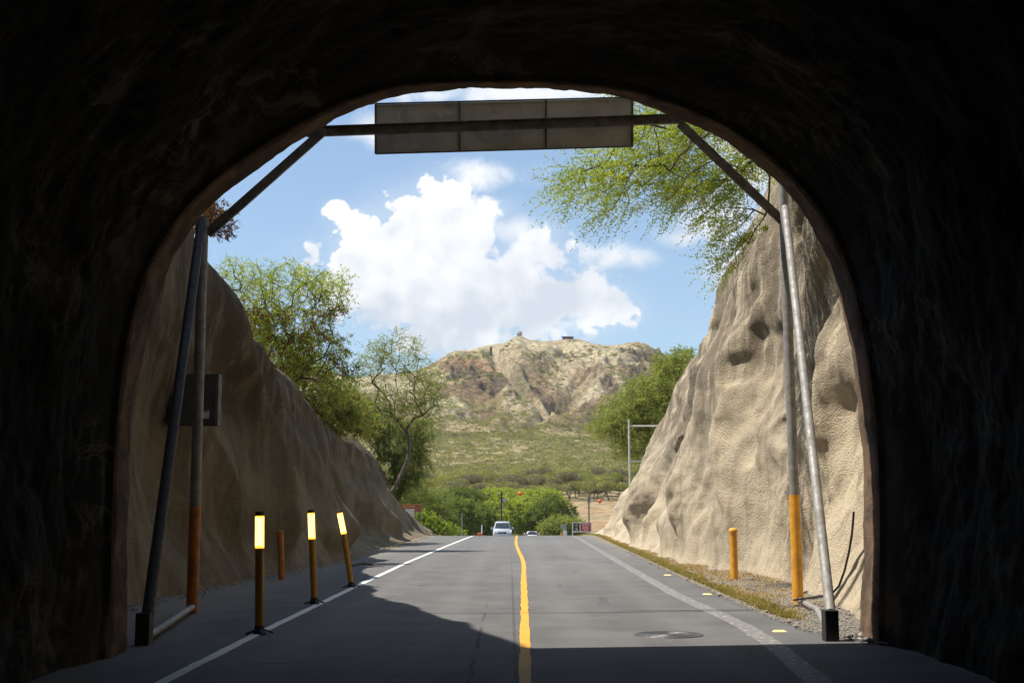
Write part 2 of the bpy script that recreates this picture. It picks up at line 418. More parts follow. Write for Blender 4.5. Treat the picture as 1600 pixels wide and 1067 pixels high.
def m_terrain():
    m, t, b = mat('crater_terrain'); p = gpos(t)
    a = t.new('ShaderNodeAttribute', attribute_name='col').outputs['Color']
    n1 = t.noise(p, .045, 5, .65); n2 = t.noise(p, .28, 5, .7, .3); n3 = t.noise(p, 1.1, 4, .75)
    dark = t.mix(1.0, a, (.55, .52, .48), 'MULTIPLY'); lite = t.mix(1.0, a, (1.35, 1.33, 1.28), 'MULTIPLY')
    c = t.mix(t.ramp(n2, .40, .60), dark, lite); c = t.mix(t.math('MULTIPLY', t.ramp(n3, .42, .58), .5), c, a)
    sp = t.voro(t.mapping(p, (1, 1, 1)), .20); c = t.mix(t.math('MULTIPLY', t.math('MULTIPLY', t.ramp(sp, .30, .18), t.ramp(n2, .45, .55)), .55), c, (.17, .155, .09))
    c = t.mix(t.math('MULTIPLY', t.ramp(n1, .50, .64), .35), c, t.mix(1.0, a, (.85, 1.0, .72), 'MULTIPLY'))
    finish(t, b, c, .97, t.math('ADD', t.math('MULTIPLY', n2, 2.0), n3), .9, 1.6, spec=.1)
    return m
def m_leaf(name, c1, c2, trans=.35, scale=1.2, c3=None):
    m = bpy.data.materials.new(name); m.use_nodes = True; t = NT(m.node_tree); m.node_tree.nodes.clear()
    out = t.new('ShaderNodeOutputMaterial'); p = gpos(t)
    n = t.noise(p, scale, 4, .6); f = t.noise(p, scale * 9, 2, .6)
    oi = t.new('ShaderNodeObjectInfo').outputs['Random']
    c = t.mix(t.ramp(t.math('ADD', n, t.math('MULTIPLY', t.math('SUBTRACT', f, .5), .6)), .38, .62), c1, c2)
    if c3: c = t.mix(t.ramp(oi, .35, 1.0), c, c3)
    d = t.new('ShaderNodeBsdfDiffuse'); tr = t.new('ShaderNodeBsdfTranslucent'); mx = t.new('ShaderNodeMixShader')
    t.put(d.inputs[0], c); t.put(tr.inputs[0], t.mix(1.0, c, (1.25, 1.2, .6), 'MULTIPLY')); mx.inputs[0].default_value = trans
    t.l.new(d.outputs[0], mx.inputs[1]); t.l.new(tr.outputs[0], mx.inputs[2]); t.l.new(mx.outputs[0], out.inputs[0])
    return m
def m_bark(name='bark', c=(.085, .062, .045)):
    m, t, b = mat(name); p = gpos(t); n = t.noise(t.mapping(p, (1, 1, .3)), 9, 5, .7)
    finish(t, b, t.mix(t.ramp(n, .35, .65), c, tuple(v * 1.9 for v in c)), .95, n, .6, .02)
    return m
def m_galv():
    m, t, b = mat('galvanised_steel'); p = gpos(t)
    n = t.noise(p, 7, 5, .65); s = t.noise(t.mapping(p, (1, 1, .2)), 18, 4, .7)
    c = t.mix(t.ramp(n, .35, .65), (.30, .29, .27), (.20, .19, .175))
    c = t.mix(t.math('MULTIPLY', t.ramp(s, .58, .72), .7), c, (.17, .10, .055))
    finish(t, b, c, t.ramp(n, .3, .7, .55, .75), s, .15, .004, .12)
    return m
def m_signback():
    m, t, b = mat('sign_sheet_back'); p = opos(t)
    n = t.noise(p, 1.3, 4, .6, .6); sw = t.noise(p, 1.1, 3, .5, 2.4)
    c = t.mix(t.ramp(n, .35, .65), (.46, .42, .34), (.32, .30, .245))
    line = t.ramp(t.math('ABSOLUTE', t.math('SUBTRACT', sw, .5)), .014, .002)
    c = t.mix(t.math('MULTIPLY', line, t.math('MULTIPLY', t.ramp(n, .46, .56), .6)), c, (.55, .52, .45))
    c = t.mix(t.math('MULTIPLY', t.ramp(t.noise(p, 5, 4, .7), .58, .75), .5), c, (.08, .07, .055))
    finish(t, b, c, .55, t.noise(p, 2, 3), .1, .02, .25)
    return m
M = dict(
    asphalt=m_asphalt(), white=m_paint('white_road_paint', (.78, .76, .72), .37), yellow=m_paint('yellow_road_paint', (.72, .34, .03), .37),
    faded=m_paint('faded_road_paint', (.72, .70, .66), .575, (.145, .141, .134)), rock=m_rockwall(), tunnel=m_tunnel(), rim=m_rim(), rock_shaded=m_rockwall('shotcrete_rock_shade_tint', (.50, .485, .44), 4.5),  # left wall copy of the rock, its colour darkened to deepen the shade
    gravel=m_gravel(), terrain=m_terrain(), galv=m_galv(), signback=m_signback(), bark=m_bark(), greybark=m_bark('grey_twigs', (.15, .125, .10)),
    orange=plain('orange_yellow_paint', (.78, .36, .035), .5, 0, .12, 6, bump=.1), orange2=plain('dull_orange_paint', (.50, .17, .03), .6, 0, .2, 8, bump=.1),
    ochre=plain('ochre_plastic', (.50, .24, .02), .5, 0, .12, 8), darkmetal=plain('dark_steel', (.045, .042, .04), .6, .3), black=plain('black_rubber', (.025, .025, .025), .7),
    brownsteel=plain('weathered_angle_steel', (.14, .125, .10), .55, .4, .25, 5), cap=plain('brown_cap', (.07, .04, .02), .6),
    glowcore=plain('reflective_glow_core', (.8, .5, .1), .4, emis=(1.0, .66, .17), es=2.4), glowedge=plain('reflective_glow_edge', (.9, .5, .1), .4, emis=(1.0, .42, .03), es=1.5),  # emission stands in for reflective tape throwing light back; no lamp here
    box=plain('grey_cabinet_paint', (.062, .057, .045), .6, .1, .1, 4), sticker=plain('sticker', (.6, .58, .55), .6), redprint=plain('red_print', (.45, .05, .03), .6),
    stud=plain('road_stud', (.95, .74, .30), .35, 0, .05), iron=plain('cast_iron', (.10, .098, .095), .5, .35, .2, 20, bump=.2),
    vanpaint=plain('silver_car_paint', (.50, .53, .56), .32, .35, .03, 2), carpaint=plain('white_car_paint', (.74, .74, .73), .3, 0, .03, 2),
    glass=plain('vehicle_glass', (.03, .045, .055), .08, 0, .05, 3), chrome=plain('chrome', (.55, .55, .55), .2, .9, .03), lamp=plain('lamp_glass', (.7, .7, .68), .15),
    redlamp=plain('red_lamp', (.55, .02, .02), .3), tyre=plain('tyre', (.02, .02, .02), .8), wood=plain('pole_wood', (.10, .065, .04), .9, 0, .25, 4, bump=.4),
    signwhite=plain('sign_white', (.80, .80, .77), .5), signgreen=plain('sign_green', (.012, .055, .03), .5), signred=plain('sign_red', (.42, .025, .035), .5),
    signbrown=plain('sign_brown', (.36, .10, .035), .5), signorange=plain('sign_lettering', (.75, .36, .13), .5), ball=plain('marker_ball_orange', (.85, .13, .02), .5),
    concrete=plain('pale_concrete', (.50, .46, .40), .9, 0, .15, 2, bump=.2), darkconc=plain('dark_concrete', (.13, .12, .11), .9, 0, .2, 1.0), grey=plain('grey_paint', (.32, .33, .33), .6),
    palepole=plain('pale_pole', (.62, .60, .55), .7),
    kiawe=m_leaf('kiawe_leaves', (.27, .345, .065), (.41, .455, .095), .48), kiawe2=m_leaf('olive_leaves', (.22, .27, .08), (.31, .335, .10), .45),
    green=m_leaf('green_leaves', (.125, .170, .045), (.225, .26, .068), .38), bright=m_leaf('bright_leaves', (.20, .29, .035), (.30, .34, .06), .4, 2.5),
    pods=m_leaf('seed_pods', (.16, .065, .035), (.24, .12, .06), .15), dryleaf=m_leaf('dry_leaves', (.24, .17, .07), (.19, .18, .06), .3),
    scrub=m_leaf('scrub_leaves', (.23, .25, .070), (.36, .355, .10), .3, .25, (.20, .175, .115)), shrubfar=m_leaf('far_scrub_leaves', (.17, .175, .075), (.34, .33, .115), .25, .16),
    grass=m_leaf('verge_grass', (.24, .23, .07), (.42, .32, .14), .3, 3.0), drygrass=m_leaf('dry_grass', (.42, .28, .13), (.50, .38, .20), .3, 3.0),
    stone=plain('grey_stone', (.30, .27, .235), .95, 0, .25, 9),
)

# ------------------------------------------------------------------ ground levels
def zroad(y):
    y = np.asarray(y, float)
    k = .031 / 28
    return np.where(y < 72, 0, np.where(y < 100, -.5 * k * (y - 72) ** 2, -.434 - .031 * (y - 100)))
H0 = tab([(-200, 0), (72, 0), (86, -.10), (100, -.43), (190, -3.2), (250, -1.9), (320, .3), (400, 4.6), (500, 11), (600, 20), (700, 33), (780, 47), (850, 68), (930, 101), (1000, 124), (1070, 144), (1130, 160), (1200, 140), (1400, 70), (1900, 40)])
RIDGE_PX = tab([(-2000, 470), (-600, 500), (300, 575), (560, 590), (640, 583), (670, 572), (690, 560), (705, 552), (740, 545), (758, 540), (766, 539), (790, 536), (800, 529), (812, 524), (826, 531), (845, 533), (868, 533), (885, 529), (908, 530),
                (930, 539), (952, 541), (968, 540), (985, 537), (1000, 537), (1014, 541), (1030, 549), (1045, 560), (1100, 585), (1300, 600), (2200, 500), (3600, 470)])
def seg_dist(px, py, a, b):
    ax, ay = a; bx, by = b; dx, dy = bx - ax, by - ay
    t = np.clip(((px - ax) * dx + (py - ay) * dy) / (dx * dx + dy * dy), 0, 1)
    return np.hypot(px - ax - t * dx, py - ay - t * dy), t
def G(x, y, detail=True):
    x = np.asarray(x, float); y = np.asarray(y, float)
    yy = y - 25 * fbm(x / 170, y / 300, seed=5, o=3) * sstep(500, 800, y)
    yy = yy + 0.00045 * x ** 2 * sstep(300, 900, y) * (np.abs(x) < 1500)
    z = H0(np.minimum(yy, 1900))
    px = 796 + F * x / np.maximum(y, 200)
    row = RIDGE_PX(px); target = EYE + (797.5 - row) / F * 1130 * 1.006
    z = z * (1 + (target / 160 - 1) * sstep(700, 1080, yy))
    if detail:
        m = sstep(760, 900, y)
        z = z + sstep(280, 420, y) * (1 - m) * 1.6 * fbm(x / 40, y / 60, o=3, seed=3)
    return z

def build_ground():
    xs = np.concatenate([-np.geomspace(2600, 190, 26), np.arange(-180, 241, 1.25), np.geomspace(250, 2600, 26)])
    ys = np.concatenate([np.arange(-110, 0, 10), np.arange(0, 120, 3.0), np.arange(120, 700, 6.0), np.arange(700, 1150, 1.35), np.arange(1150, 1260, 6), np.geomspace(1270, 2600, 14)])
    X, Y = np.meshgrid(xs, ys, indexing='ij')
    Z = G(X, Y)
    m = sstep(740, 880, Y)
    PX, PY = project(X, Y, Z)
    # gullies and spurs running down the crater wall
    gul = ridge(X / 46 + fbm(X / 60, Y / 60, seed=9) * .8, Y / 210, seed=21, o=4)
    top = 1 - sstep(1085, 1128, Y) * .9
    D = m * top * (9.5 * (gul - .35) + 5.0 * fbm(X / 17, Y / 26, o=4, seed=11) + 2.4 * ridge(X / 9, Y / 11, o=4, seed=33) + 1.0 * fbm(X / 3.2, Y / 3.6, o=2, seed=34))
    # central V ravine
    d, tt = seg_dist(PX, PY, (775, 560), (852, 642)); D -= m * 9 * np.exp(-(d / 9) ** 2)
    d1, _ = seg_dist(PX, PY, (790, 562), (862, 640)); D += m * 6 * np.exp(-(d1 / 6) ** 2)
    d, tt = seg_dist(PX, PY, (856, 640), (806, 684)); D -= m * 7 * np.exp(-(d / 7) ** 2)
    d2, _ = seg_dist(PX, PY, (905, 590), (868, 628)); D -= m * 9 * np.exp(-(d2 / 14) ** 2)
    # rocky knob low on the slope
    k = np.exp(-(((PX - 778) / 17) ** 2 + ((PY - 668) / 13) ** 2)); D += k * 6 * (1 + .6 * ridge(X / 7, Y / 7, seed=8))
    Z = Z + D
    # cliff bands: terraces where a band mask is set
    def band(cx, cy, rx, ry, tilt=0):
        yy = PY - tilt * (PX - cx)
        return np.exp(-(np.abs((PX - cx) / rx) ** 4 + np.abs((yy - cy) / ry) ** 4))
    cl = np.maximum.reduce([band(750, 588, 62, 15, .10), band(905, 622, 38, 10, -.12), band(865, 618, 18, 7), band(995, 585, 26, 18, .2), band(940, 592, 30, 9, .35), band(1000, 556, 34, 7, .1), band(840, 603, 12, 10), band(778, 664, 20, 9), band(800, 683, 14, 5)])
    cl = cl * sstep(-.65, -.1, fbm(X / 22, Y / 22, o=3, seed=41))
    stepn = 9 + 3 * fbm(X / 30, Y / 30, seed=42)
    q = (Z + 3 * fbm(X / 25, Y / 25, seed=43)) / stepn; fr = q - np.floor(q)
    terr = (np.floor(q) + sstep(.62, .98, fr)) * stepn - 3 * fbm(X / 25, Y / 25, seed=43)
    Z = Z * (1 - cl * m) + terr * cl * m + cl * m * 1.5 * ridge(X / 4, Y / 4, seed=44)
    Z = np.where((Y < 210), np.minimum(Z, zroad(Y) - .06), Z)
    # colour of the ground itself
    n = fbm(X / 30, Y / 45, o=4, seed=51); n2 = fbm(X / 9, Y / 14, o=3, seed=52)
    tan = np.array([.45, .35, .205]); pale = np.array([.47, .40, .265]); brown = np.array([.25, .175, .10]); cliff = np.array([.115, .082, .060]); oliv = np.array([.24, .225, .11]); field = np.array([.50, .34, .20]); red = np.array([.33, .20, .115])
    def mx(a, b, w): w = np.clip(w, 0, 1)[..., None]; return a * (1 - w) + b * w
    C = mx(tan, oliv, sstep(-.15, .45, n) * .8); 
    low = sstep(840, 770, Y)
    up = mx(mx(pale, brown, sstep(-.1, .5, n + .35 * (1 - gul))), oliv, sstep(.1, .6, n2) * .5)
    up = mx(up, brown, sstep(610, 700, PY) * .6)
    C = mx(up, C, low)
    pb = np.maximum.reduce([band(905, 552, 110, 26, .05), band(800, 548, 60, 22), band(885, 580, 60, 20), band(820, 620, 30, 35, .6)])
    C = mx(C, pale, pb * m * .75 * sstep(-.5, .3, n2 + .3))
    C = mx(C, red, band(725, 572, 46, 7, -.04) * m * .9)
    C = mx(C, brown, band(832, 585, 30, 30) * m * .7)
    C = mx(C, oliv, np.maximum(band(735, 563, 34, 4), band(815, 590, 8, 16, .8)) * m * .8)
    C = mx(C, cliff, cl * m * (.8 + .2 * sstep(.3, .9, fr)))
    C = mx(C, field, sstep(225, 250, Y) * sstep(415, 380, Y) * sstep(4, 16, X) * .95)
    C = mx(C, np.array([.42, .33, .2]), low * sstep(.1, -.35, n) * .8)
    V = np.stack([X, Y, Z], -1).reshape(-1, 3)
    o = mesh_np('ground', V, grid_faces(len(xs), len(ys)), M['terrain'], smooth=True, attr={'col': C.reshape(-1, 3)})
    struct(o)
    return (xs, ys, Z)
GR = build_ground()
def gz(x, y):
    xs, ys, Z = GR
    x = np.asarray(x, float); y = np.asarray(y, float)
    i = np.clip(np.searchsorted(xs, x) - 1, 0, len(xs) - 2); j = np.clip(np.searchsorted(ys, y) - 1, 0, len(ys) - 2)
    a = np.clip((x - xs[i]) / (xs[i + 1] - xs[i]), 0, 1); b = np.clip((y - ys[j]) / (ys[j + 1] - ys[j]), 0, 1)
    return (Z[i, j] * (1 - a) * (1 - b) + Z[i + 1, j] * a * (1 - b) + Z[i, j + 1] * (1 - a) * b + Z[i + 1, j + 1] * a * b)

# ------------------------------------------------------------------ road, markings, verge
EDGE_R = tab([(-100, 5.4), (14.4, 5.4), (15.4, 4.5), (17, 4.05), (20, 3.98), (32, 4.2), (57, 4.8), (80, 5.4), (260, 5.6)])
def ribbon(name, cx, w, ys, mat_, lift, irr=0.0, seed=0):
    ys = np.asarray(ys, float); c = cx(ys)
    jl = irr * vn(ys * 3.1, ys * 0, seed=seed) + irr * .6 * vn(ys * 11, ys * 0, seed=seed + 2); jr = irr * vn(ys * 2.7, ys * 0 + 9, seed=seed + 1)
    V = np.concatenate([np.stack([c - w / 2 + jl, ys, zroad(ys) + lift], 1), np.stack([c + w / 2 + jr, ys, zroad(ys) + lift], 1)])
    n = len(ys); i = np.arange(n - 1)
    return mesh_np(name, V, np.stack([i, i + n, i + n + 1, i + 1], 1), mat_)
def build_road():
    ys = np.concatenate([np.arange(-100, 10, 5), np.arange(10, 110, .5), np.arange(110, 265, 3)])
    us = np.linspace(0, 1, 33)
    Yg, U = np.meshgrid(ys, us, indexing='ij')
    xl = -7.6; xr = EDGE_R(Yg) + .05 * vn(Yg * 2.2, Yg * 0, seed=4) + .03 * vn(Yg * 9, Yg * 0, seed=5)
    X = xl + (xr - xl) * U
    Z = zroad(Yg) - .0 * X
    V = np.stack([X, Yg, Z], -1).reshape(-1, 3)
    struct(mesh_np('road', V, grid_faces(len(ys), len(us), True), M['asphalt'], smooth=True))
    L = tab([(0, -3.2), (11.5, -3.26), (16.2, -3.29), (26.4, -3.26), (39.5, -3.16), (56, -2.85), (76, -2.42), (110, -2.2)])
    yy = np.concatenate([np.arange(2, 40, .25), np.arange(40, 112, .5)])
    o = struct(ribbon('road_marking_edge_white', L, .13, yy, M['white'], .005, .008, 3)); o.name = 'white_edge_line'
    Cy = tab([(0, .10), (11.5, .145), (20, .24), (30.3, .34), (37.6, .43), (43, .43), (49.5, .37), (59, .32), (65, .34), (72, .40), (80, .46), (110, .6)])
    o = struct(ribbon('yellow_centre_line', Cy, .125, yy, M['yellow'], .005, .010, 7))
    Rr = tab([(0, 2.7), (11.5, 2.86), (15.4, 3.18), (18, 3.27), (24.4, 3.18), (35.4, 3.35), (50, 3.6), (76, 4.05), (110, 4.2)])
    struct(ribbon('faded_edge_line', Rr, .27, yy, M['faded'], .004, .012, 9))
build_road()
def build_verge():
    ys = np.concatenate([np.arange(14, 40, .12), np.arange(40, 112, .4)]); us = np.linspace(0, 1, 40)
    Yg, U = np.meshgrid(ys, us, indexing='ij')
    xl = EDGE_R(Yg) - .12; xr = 7.8
    X = xl + (xr - xl) * U
    Z = zroad(Yg) + .012 + .07 * U + .035 * fbm(X * 1.3, Yg * 1.3, o=3, seed=61) * sstep(0, .1, U) + .012 * fbm(X * 9, Yg * 9, o=2, seed=62) * sstep(0, .08, U) - .03 * sstep(.05, 0, U)
    struct(mesh_np('gravel_verge', np.stack([X, Yg, Z], -1).reshape(-1, 3), grid_faces(len(ys), len(us), True), M['gravel'], smooth=True))
build_verge()
def vz(x, y): return zroad(y) + .03 + .02 * (x - 4)

# ------------------------------------------------------------------ rock cutting walls
LH = tab([(12, 17), (15, 16.3), (18, 14.2), (20, 12.7), (24, 9.8), (29, 8.6), (33, 7.7), (37, 6.9), (42, 6.3), (50, 6.1), (58, 6.2), (66, 6.5), (74, 6.5), (84, 6.2), (94, 4.8), (104, 3.2), (112, 2.2), (120, 1.4), (128, .6), (136, .1), (146, -.6)])
RH = tab([(12, 16), (24, 14.5), (32, 13.5), (38.6, 12.2), (40.6, 11.6), (44, 10.5), (46.7, 9.8), (51, 9.0), (59, 7.4), (67, 5.4), (75, 3.9), (85, 2.2), (95, .9), (104, .1), (140, -.5)])
LX = tab([(12, 5.0), (15, 5.3), (18, 6.1), (23, 6.5), (28.6, 6.2), (36.4, 5.5), (52, 5.25), (70, 4.95), (85, 5.3), (100, 5.6), (140, 6)])
RX = tab([(12, 4.75), (16.4, 4.75), (18.5, 5.15), (22, 5.5), (24, 5.65), (29, 6.1), (32, 5.75), (37, 5.05), (45, 5.2), (60, 5.3), (80, 5.75), (100, 6), (140, 6.2)])
def build_wall(side):
    ys = np.concatenate([np.arange(14.0, 30, .06), np.arange(30, 60, .11), np.arange(60, 148, .27)])
    nv = 190; vs = np.concatenate([np.linspace(-.03, 1, nv), 1 + np.geomspace(.02, 1, 26)])
    Y, V = np.meshgrid(ys, vs, indexing='ij')
    H = (LH if side < 0 else RH)(Y) + (.35 * fbm(Y * .35, Y * 0, seed=71 + side) + .15 * fbm(Y * 1.4, Y * 0, seed=72))
    XB = (LX if side < 0 else RX)(Y)
    Hh = np.maximum(H, .05)
    lean = np.where(np.asarray(side) < 0, 1.15 + .9 * sstep(45, 80, Y) + .7 * sstep(5, 1, Hh), 1.9 + .1 * sstep(45, 70, Y))
    if side < 0: XT = 7.7 + 2.3 * sstep(40, 74, Y)
    else: XT = 8.1
    Vc = np.clip(V, 0, 1)
    z = Vc * H; 
    z = z - H * .05 * sstep(.85, 1, Vc)
    prof = (Vc ** (.80 - .38 * sstep(30, 55, Y))) * .82 + (Vc ** 2.2) * .18 if side < 0 else (Vc ** .62) * .8 + Vc ** 3 * .2
    prof = prof + .10 * sstep(.86, 1.0, Vc) ** 2
    x = XB + (XT - XB) * prof
    n1 = fbm(Y * .16 + .05 * z, z * .07, Y * 0 + side * 3, o=2, seed=80)
    wy = Y + 1.8 * fbm(Y * .22, z * .22, o=3, seed=81 + side) + (.55 if side < 0 else .22) * z
    fold = ridge(wy * .19, z * .05 + 3, o=2, seed=82 + side)
    blob = fbm(wy * .50, z * .40, o=4, seed=83 + side, g=.36 if side < 0 else .47); fine = fbm(Y * 2.4, z * 2.0, o=3, seed=84); vfine = fbm(Y * 9, z * 9, o=2, seed=85)
    holes = -sstep(.42, .66, fbm(wy * .80, z * .55, o=2, seed=97 + side)) * sstep(1.5, 4, z)
    amp = sstep(-.02, .16, Vc) * (.35 + .65 * sstep(0, 4.5, H)) * (1 - .82 * sstep(.66, 1, Vc))
    edge = sstep(14.6, 18.5, Y) * .75 + .25
    a1, a2, a3 = (1.45, .50, .0) if side < 0 else (1.0, .58, .24)
    dx = (a1 * (fold - .2) + .5 * n1 + a2 * blob + a3 * holes) * amp * edge + .038 * fine * sstep(0, .05, Vc) + (.016 if side < 0 else .022) * vfine
    # footing lobes
    foot = .30 * fbm(Y * .7, Y * 0, o=3, seed=86 + side) * sstep(.25, 0, Vc) * edge
    x = x - dx - foot
    z = z + .12 * blob * amp + zroad(Y) - .06 * (V < 0) * 4 + .04
    # plateau behind the lip
    W = np.clip(V - 1, 0, 1)
    x = x + W * 46 + sstep(0, .03, W) * .4
    z = np.where(W > 0, z + sstep(0, .06, W) * .35 + W * 5.0 * sstep(110, 60, Y) + .5 * fbm(x * .4, Y * .4, o=3, seed=88) * sstep(0, .1, W) - sstep(.6, 1, W) * 9, z)
    Vv = np.stack([side * x, Y, z], -1).reshape(-1, 3)
    o = mesh_np('rock_wall', Vv, grid_faces(len(ys), len(vs), side > 0), M['rock_shaded' if side < 0 else 'rock'], smooth=True)
    return o
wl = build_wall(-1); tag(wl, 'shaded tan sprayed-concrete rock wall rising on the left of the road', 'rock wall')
wr = build_wall(1); tag(wr, 'sunlit tan sprayed-concrete rock wall with pits and bulges on the right of the road', 'rock wall')
def wall_x(side, y, z):
    """x of the cutting wall surface near (y, z), by casting a ray sideways"""
    o = wl if side < 0 else wr
    from mathutils.bvhtree import BVHTree
    key = 'L' if side < 0 else 'R'
    if key not in BV:
        me = o.data; co = np.empty(len(me.vertices) * 3, np.float32); me.vertices.foreach_get('co', co); co = co.reshape(-1, 3)
        BV[key] = BVHTree.FromPolygons(co.tolist(), [tuple(p.vertices) for p in me.polygons])
    h = BV[key].ray_cast(Vector((0, y, z)), Vector((side, 0, 0)))
    return h[0].x if h[0] else side * 6.0
BV = {}

# ------------------------------------------------------------------ tunnel
INNER = [(205, 1016), (202, 940), (203, 860), (206, 780), (207, 715), (212, 650), (222, 580), (235, 520), (252, 460), (270, 415), (292, 375), (322, 333), (352, 306), (385, 280), (420, 256), (455, 232), (500, 206), (540, 182), (580, 166), (620, 153), (660, 147), (700, 143.5), (750, 141),
         (800, 140), (850, 141), (900, 144), (950, 150), (990, 160), (1030, 176), (1065, 190), (1100, 206), (1140, 229), (1180, 258), (1215, 290), (1245, 325), (1270, 362), (1292, 405), (1308, 452), (1320, 510), (1330, 570), (1338, 640), (1343, 720), (1345, 800), (1344, 880), (1340, 950), (1338, 990)]
OUTER = [(165, 1030), (172, 940), (176, 860), (178, 780), (180, 715), (184, 650), (190, 580), (198, 520), (212, 460), (229, 415), (252, 375), (284, 330), (318, 299), (350, 271), (390, 243), (430, 216), (475, 190), (518, 168), (560, 152), (605, 139), (650, 133), (695, 130), (748, 128.5),
         (800, 128), (852, 129), (903, 131), (956, 137), (1000, 145), (1044, 160), (1082, 174), (1120, 191), (1162, 214), (1204, 244), (1240, 277), (1272, 313), (1297, 351), (1319, 396), (1336, 445), (1348, 505), (1358, 566), (1366, 637), (1371, 718), (1373, 800), (1373, 880), (1371, 955), (1372, 1000)]
def build_tunnel():
    root = thing('road_tunnel', 'dark soot-stained arched tunnel framing the whole view, its far mouth edged in brown concrete', 'tunnel', (0, 0, 0))
    P = []; Yo = []
    for (a, b), (c, d) in zip(INNER, OUTER):
        Yp = 15.5
        for _ in range(6):
            p = at(a, b, Yp); Yp = 15.5 + .17 * p.x
        P.append((p.x, Yp, p.z))
        ri = math.hypot(a - 796, b - 797); ro = math.hypot(c - 796, d - 797)
        Yo.append(Yp * max(.85, min(.985, ri / ro)))
    P = np.array(P); Yo = np.array(Yo)
    P[0, 2] = -.1; P[-1, 2] = -.1
    # resample
    s = np.concatenate([[0], np.cumsum(np.hypot(np.diff(P[:, 0]), np.diff(P[:, 2])))]); N = 460
    q = np.linspace(0, s[-1], N)
    k = np.ones(9) / 9
    def sm(a):
        r = np.interp(q, s, a); e = np.pad(r, 4, mode='edge'); return np.convolve(e, k, 'valid')
    px, pz, py, yo = sm(P[:, 0]), sm(P[:, 2]), sm(P[:, 1]), sm(Yo)
    tx, tz = np.gradient(px), np.gradient(pz); L = np.hypot(tx, tz); nx, nz = -tz / L, tx / L     # outward normal for left-up-right travel
    # rim band (thickened end ring): inner face then outside face
    U = np.linspace(0, 1, 16)
    A, B = np.meshgrid(np.arange(N), U, indexing='ij')
    yy = yo[A] + (py[A] - yo[A]) * B
    bump = .035 * fbm(px[A] * 2.2, yy * 2.0, pz[A] * 2.2, o=3, seed=101) + .010 * fbm(px[A] * 14, yy * 14, pz[A] * 14, o=2, seed=102)
    rnd = .05 * sstep(.82, 1, B) ** 2 + .05 * sstep(.12, 0, B)
    off = bump + rnd
    mesh_np('portal_rim', np.stack([px[A] + nx[A] * off, yy, pz[A] + nz[A] * off], -1).reshape(-1, 3), grid_faces(N, len(U)), M['rim'], root, True)
    # lining
    ylist = np.concatenate([-70 + np.linspace(0, 1, 40) * 74, np.linspace(4.3, 9.5, 60), ])
    fr = np.linspace(0, 1, 190)
    T = np.concatenate([np.linspace(0, 1, 60) * 0 - 1, fr])
    cols = []
    yA = np.concatenate([np.linspace(-70, 3, 30), np.linspace(3.5, 9, 60)])
    for i in range(N): pass
    Yg = np.concatenate([np.broadcast_to(yA, (N, len(yA))), 9 + (yo[:, None] + .02 - 9) * fr[None, 1:]], 1)
    Ai = np.broadcast_to(np.arange(N)[:, None], Yg.shape)
    X0, Z0 = px[Ai], pz[Ai]
    d = .10 + .18 * fbm(X0 * .45, Yg * .45, Z0 * .45, o=3, seed=111) + .06 * ridge(X0 * .9 + Yg * .4, Yg * .8 + .4 * Z0, Z0 * .9, o=2, seed=112) + .035 * fbm(X0 * 4, Yg * 4, Z0 * 4, o=3, seed=113) + .012 * fbm(X0 * 13, Yg * 13, Z0 * 13, o=2, seed=114)
    d = .02 + np.maximum(d, 0) * sstep(0, 1.2, yo[Ai] + .02 - Yg) + .05 * sstep(0, .12, yo[Ai] + .02 - Yg)
    V = np.stack([X0 + nx[Ai] * d, Yg, Z0 + nz[Ai] * d], -1)
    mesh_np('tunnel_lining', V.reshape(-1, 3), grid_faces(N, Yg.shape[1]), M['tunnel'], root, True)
    # headwall round the mouth, seen only from outside, shading the ground in front of it
    K = np.linspace(0, 1, 12)
    ang = np.arctan2(pz - 2.0, px)
    ox = np.clip(np.cos(ang) * 60, -22, 22); 
    sc = np.minimum(22 / np.maximum(np.abs(np.cos(ang)), 1e-3), np.where(np.sin(ang) > 0, 13.5 / np.maximum(np.sin(ang), 1e-3), 1e9))
    ox, oz = np.cos(ang) * sc, 2 + np.sin(ang) * sc
    A, B = np.meshgrid(np.arange(N), K, indexing='ij')
    ix, iz = px + nx * .05, pz + nz * .05
    Xh = ix[A] + (ox[A] - ix[A]) * B; Zh = iz[A] + (oz[A] - iz[A]) * B
    Yh = py[A] * (1 - B) + (15.5 + .17 * np.clip(Xh, -6, 6)) * B + .10 * fbm(Xh * .8, Zh * .8, o=3, seed=121) * sstep(0, .1, B) - 0.004
    mesh_np('headwall', np.stack([Xh, Yh, Zh], -1).reshape(-1, 3), grid_faces(N, len(K)), M['rock'], root, True)
    # hill over the tunnel
    xs = np.linspace(-60, 60, 60); ys = np.concatenate([np.linspace(-110, 10, 30), [15.0, 15.3]])
    X, Y = np.meshgrid(xs, ys, indexing='ij')
    Yc = Y + np.where(Y > 5, .17 * np.clip(X, -6, 6), 0)
    Zt = 15.4 + .12 * (15 - Y).clip(0, 40) - .002 * X ** 2 + .5 * fbm(X * .2, Y * .2, seed=131)
    struct(mesh_np('hillside', np.stack([X, Yc, Zt], -1).reshape(-1, 3), grid_faces(len(xs), len(ys)), M['rock'], smooth=True))
build_tunnel()

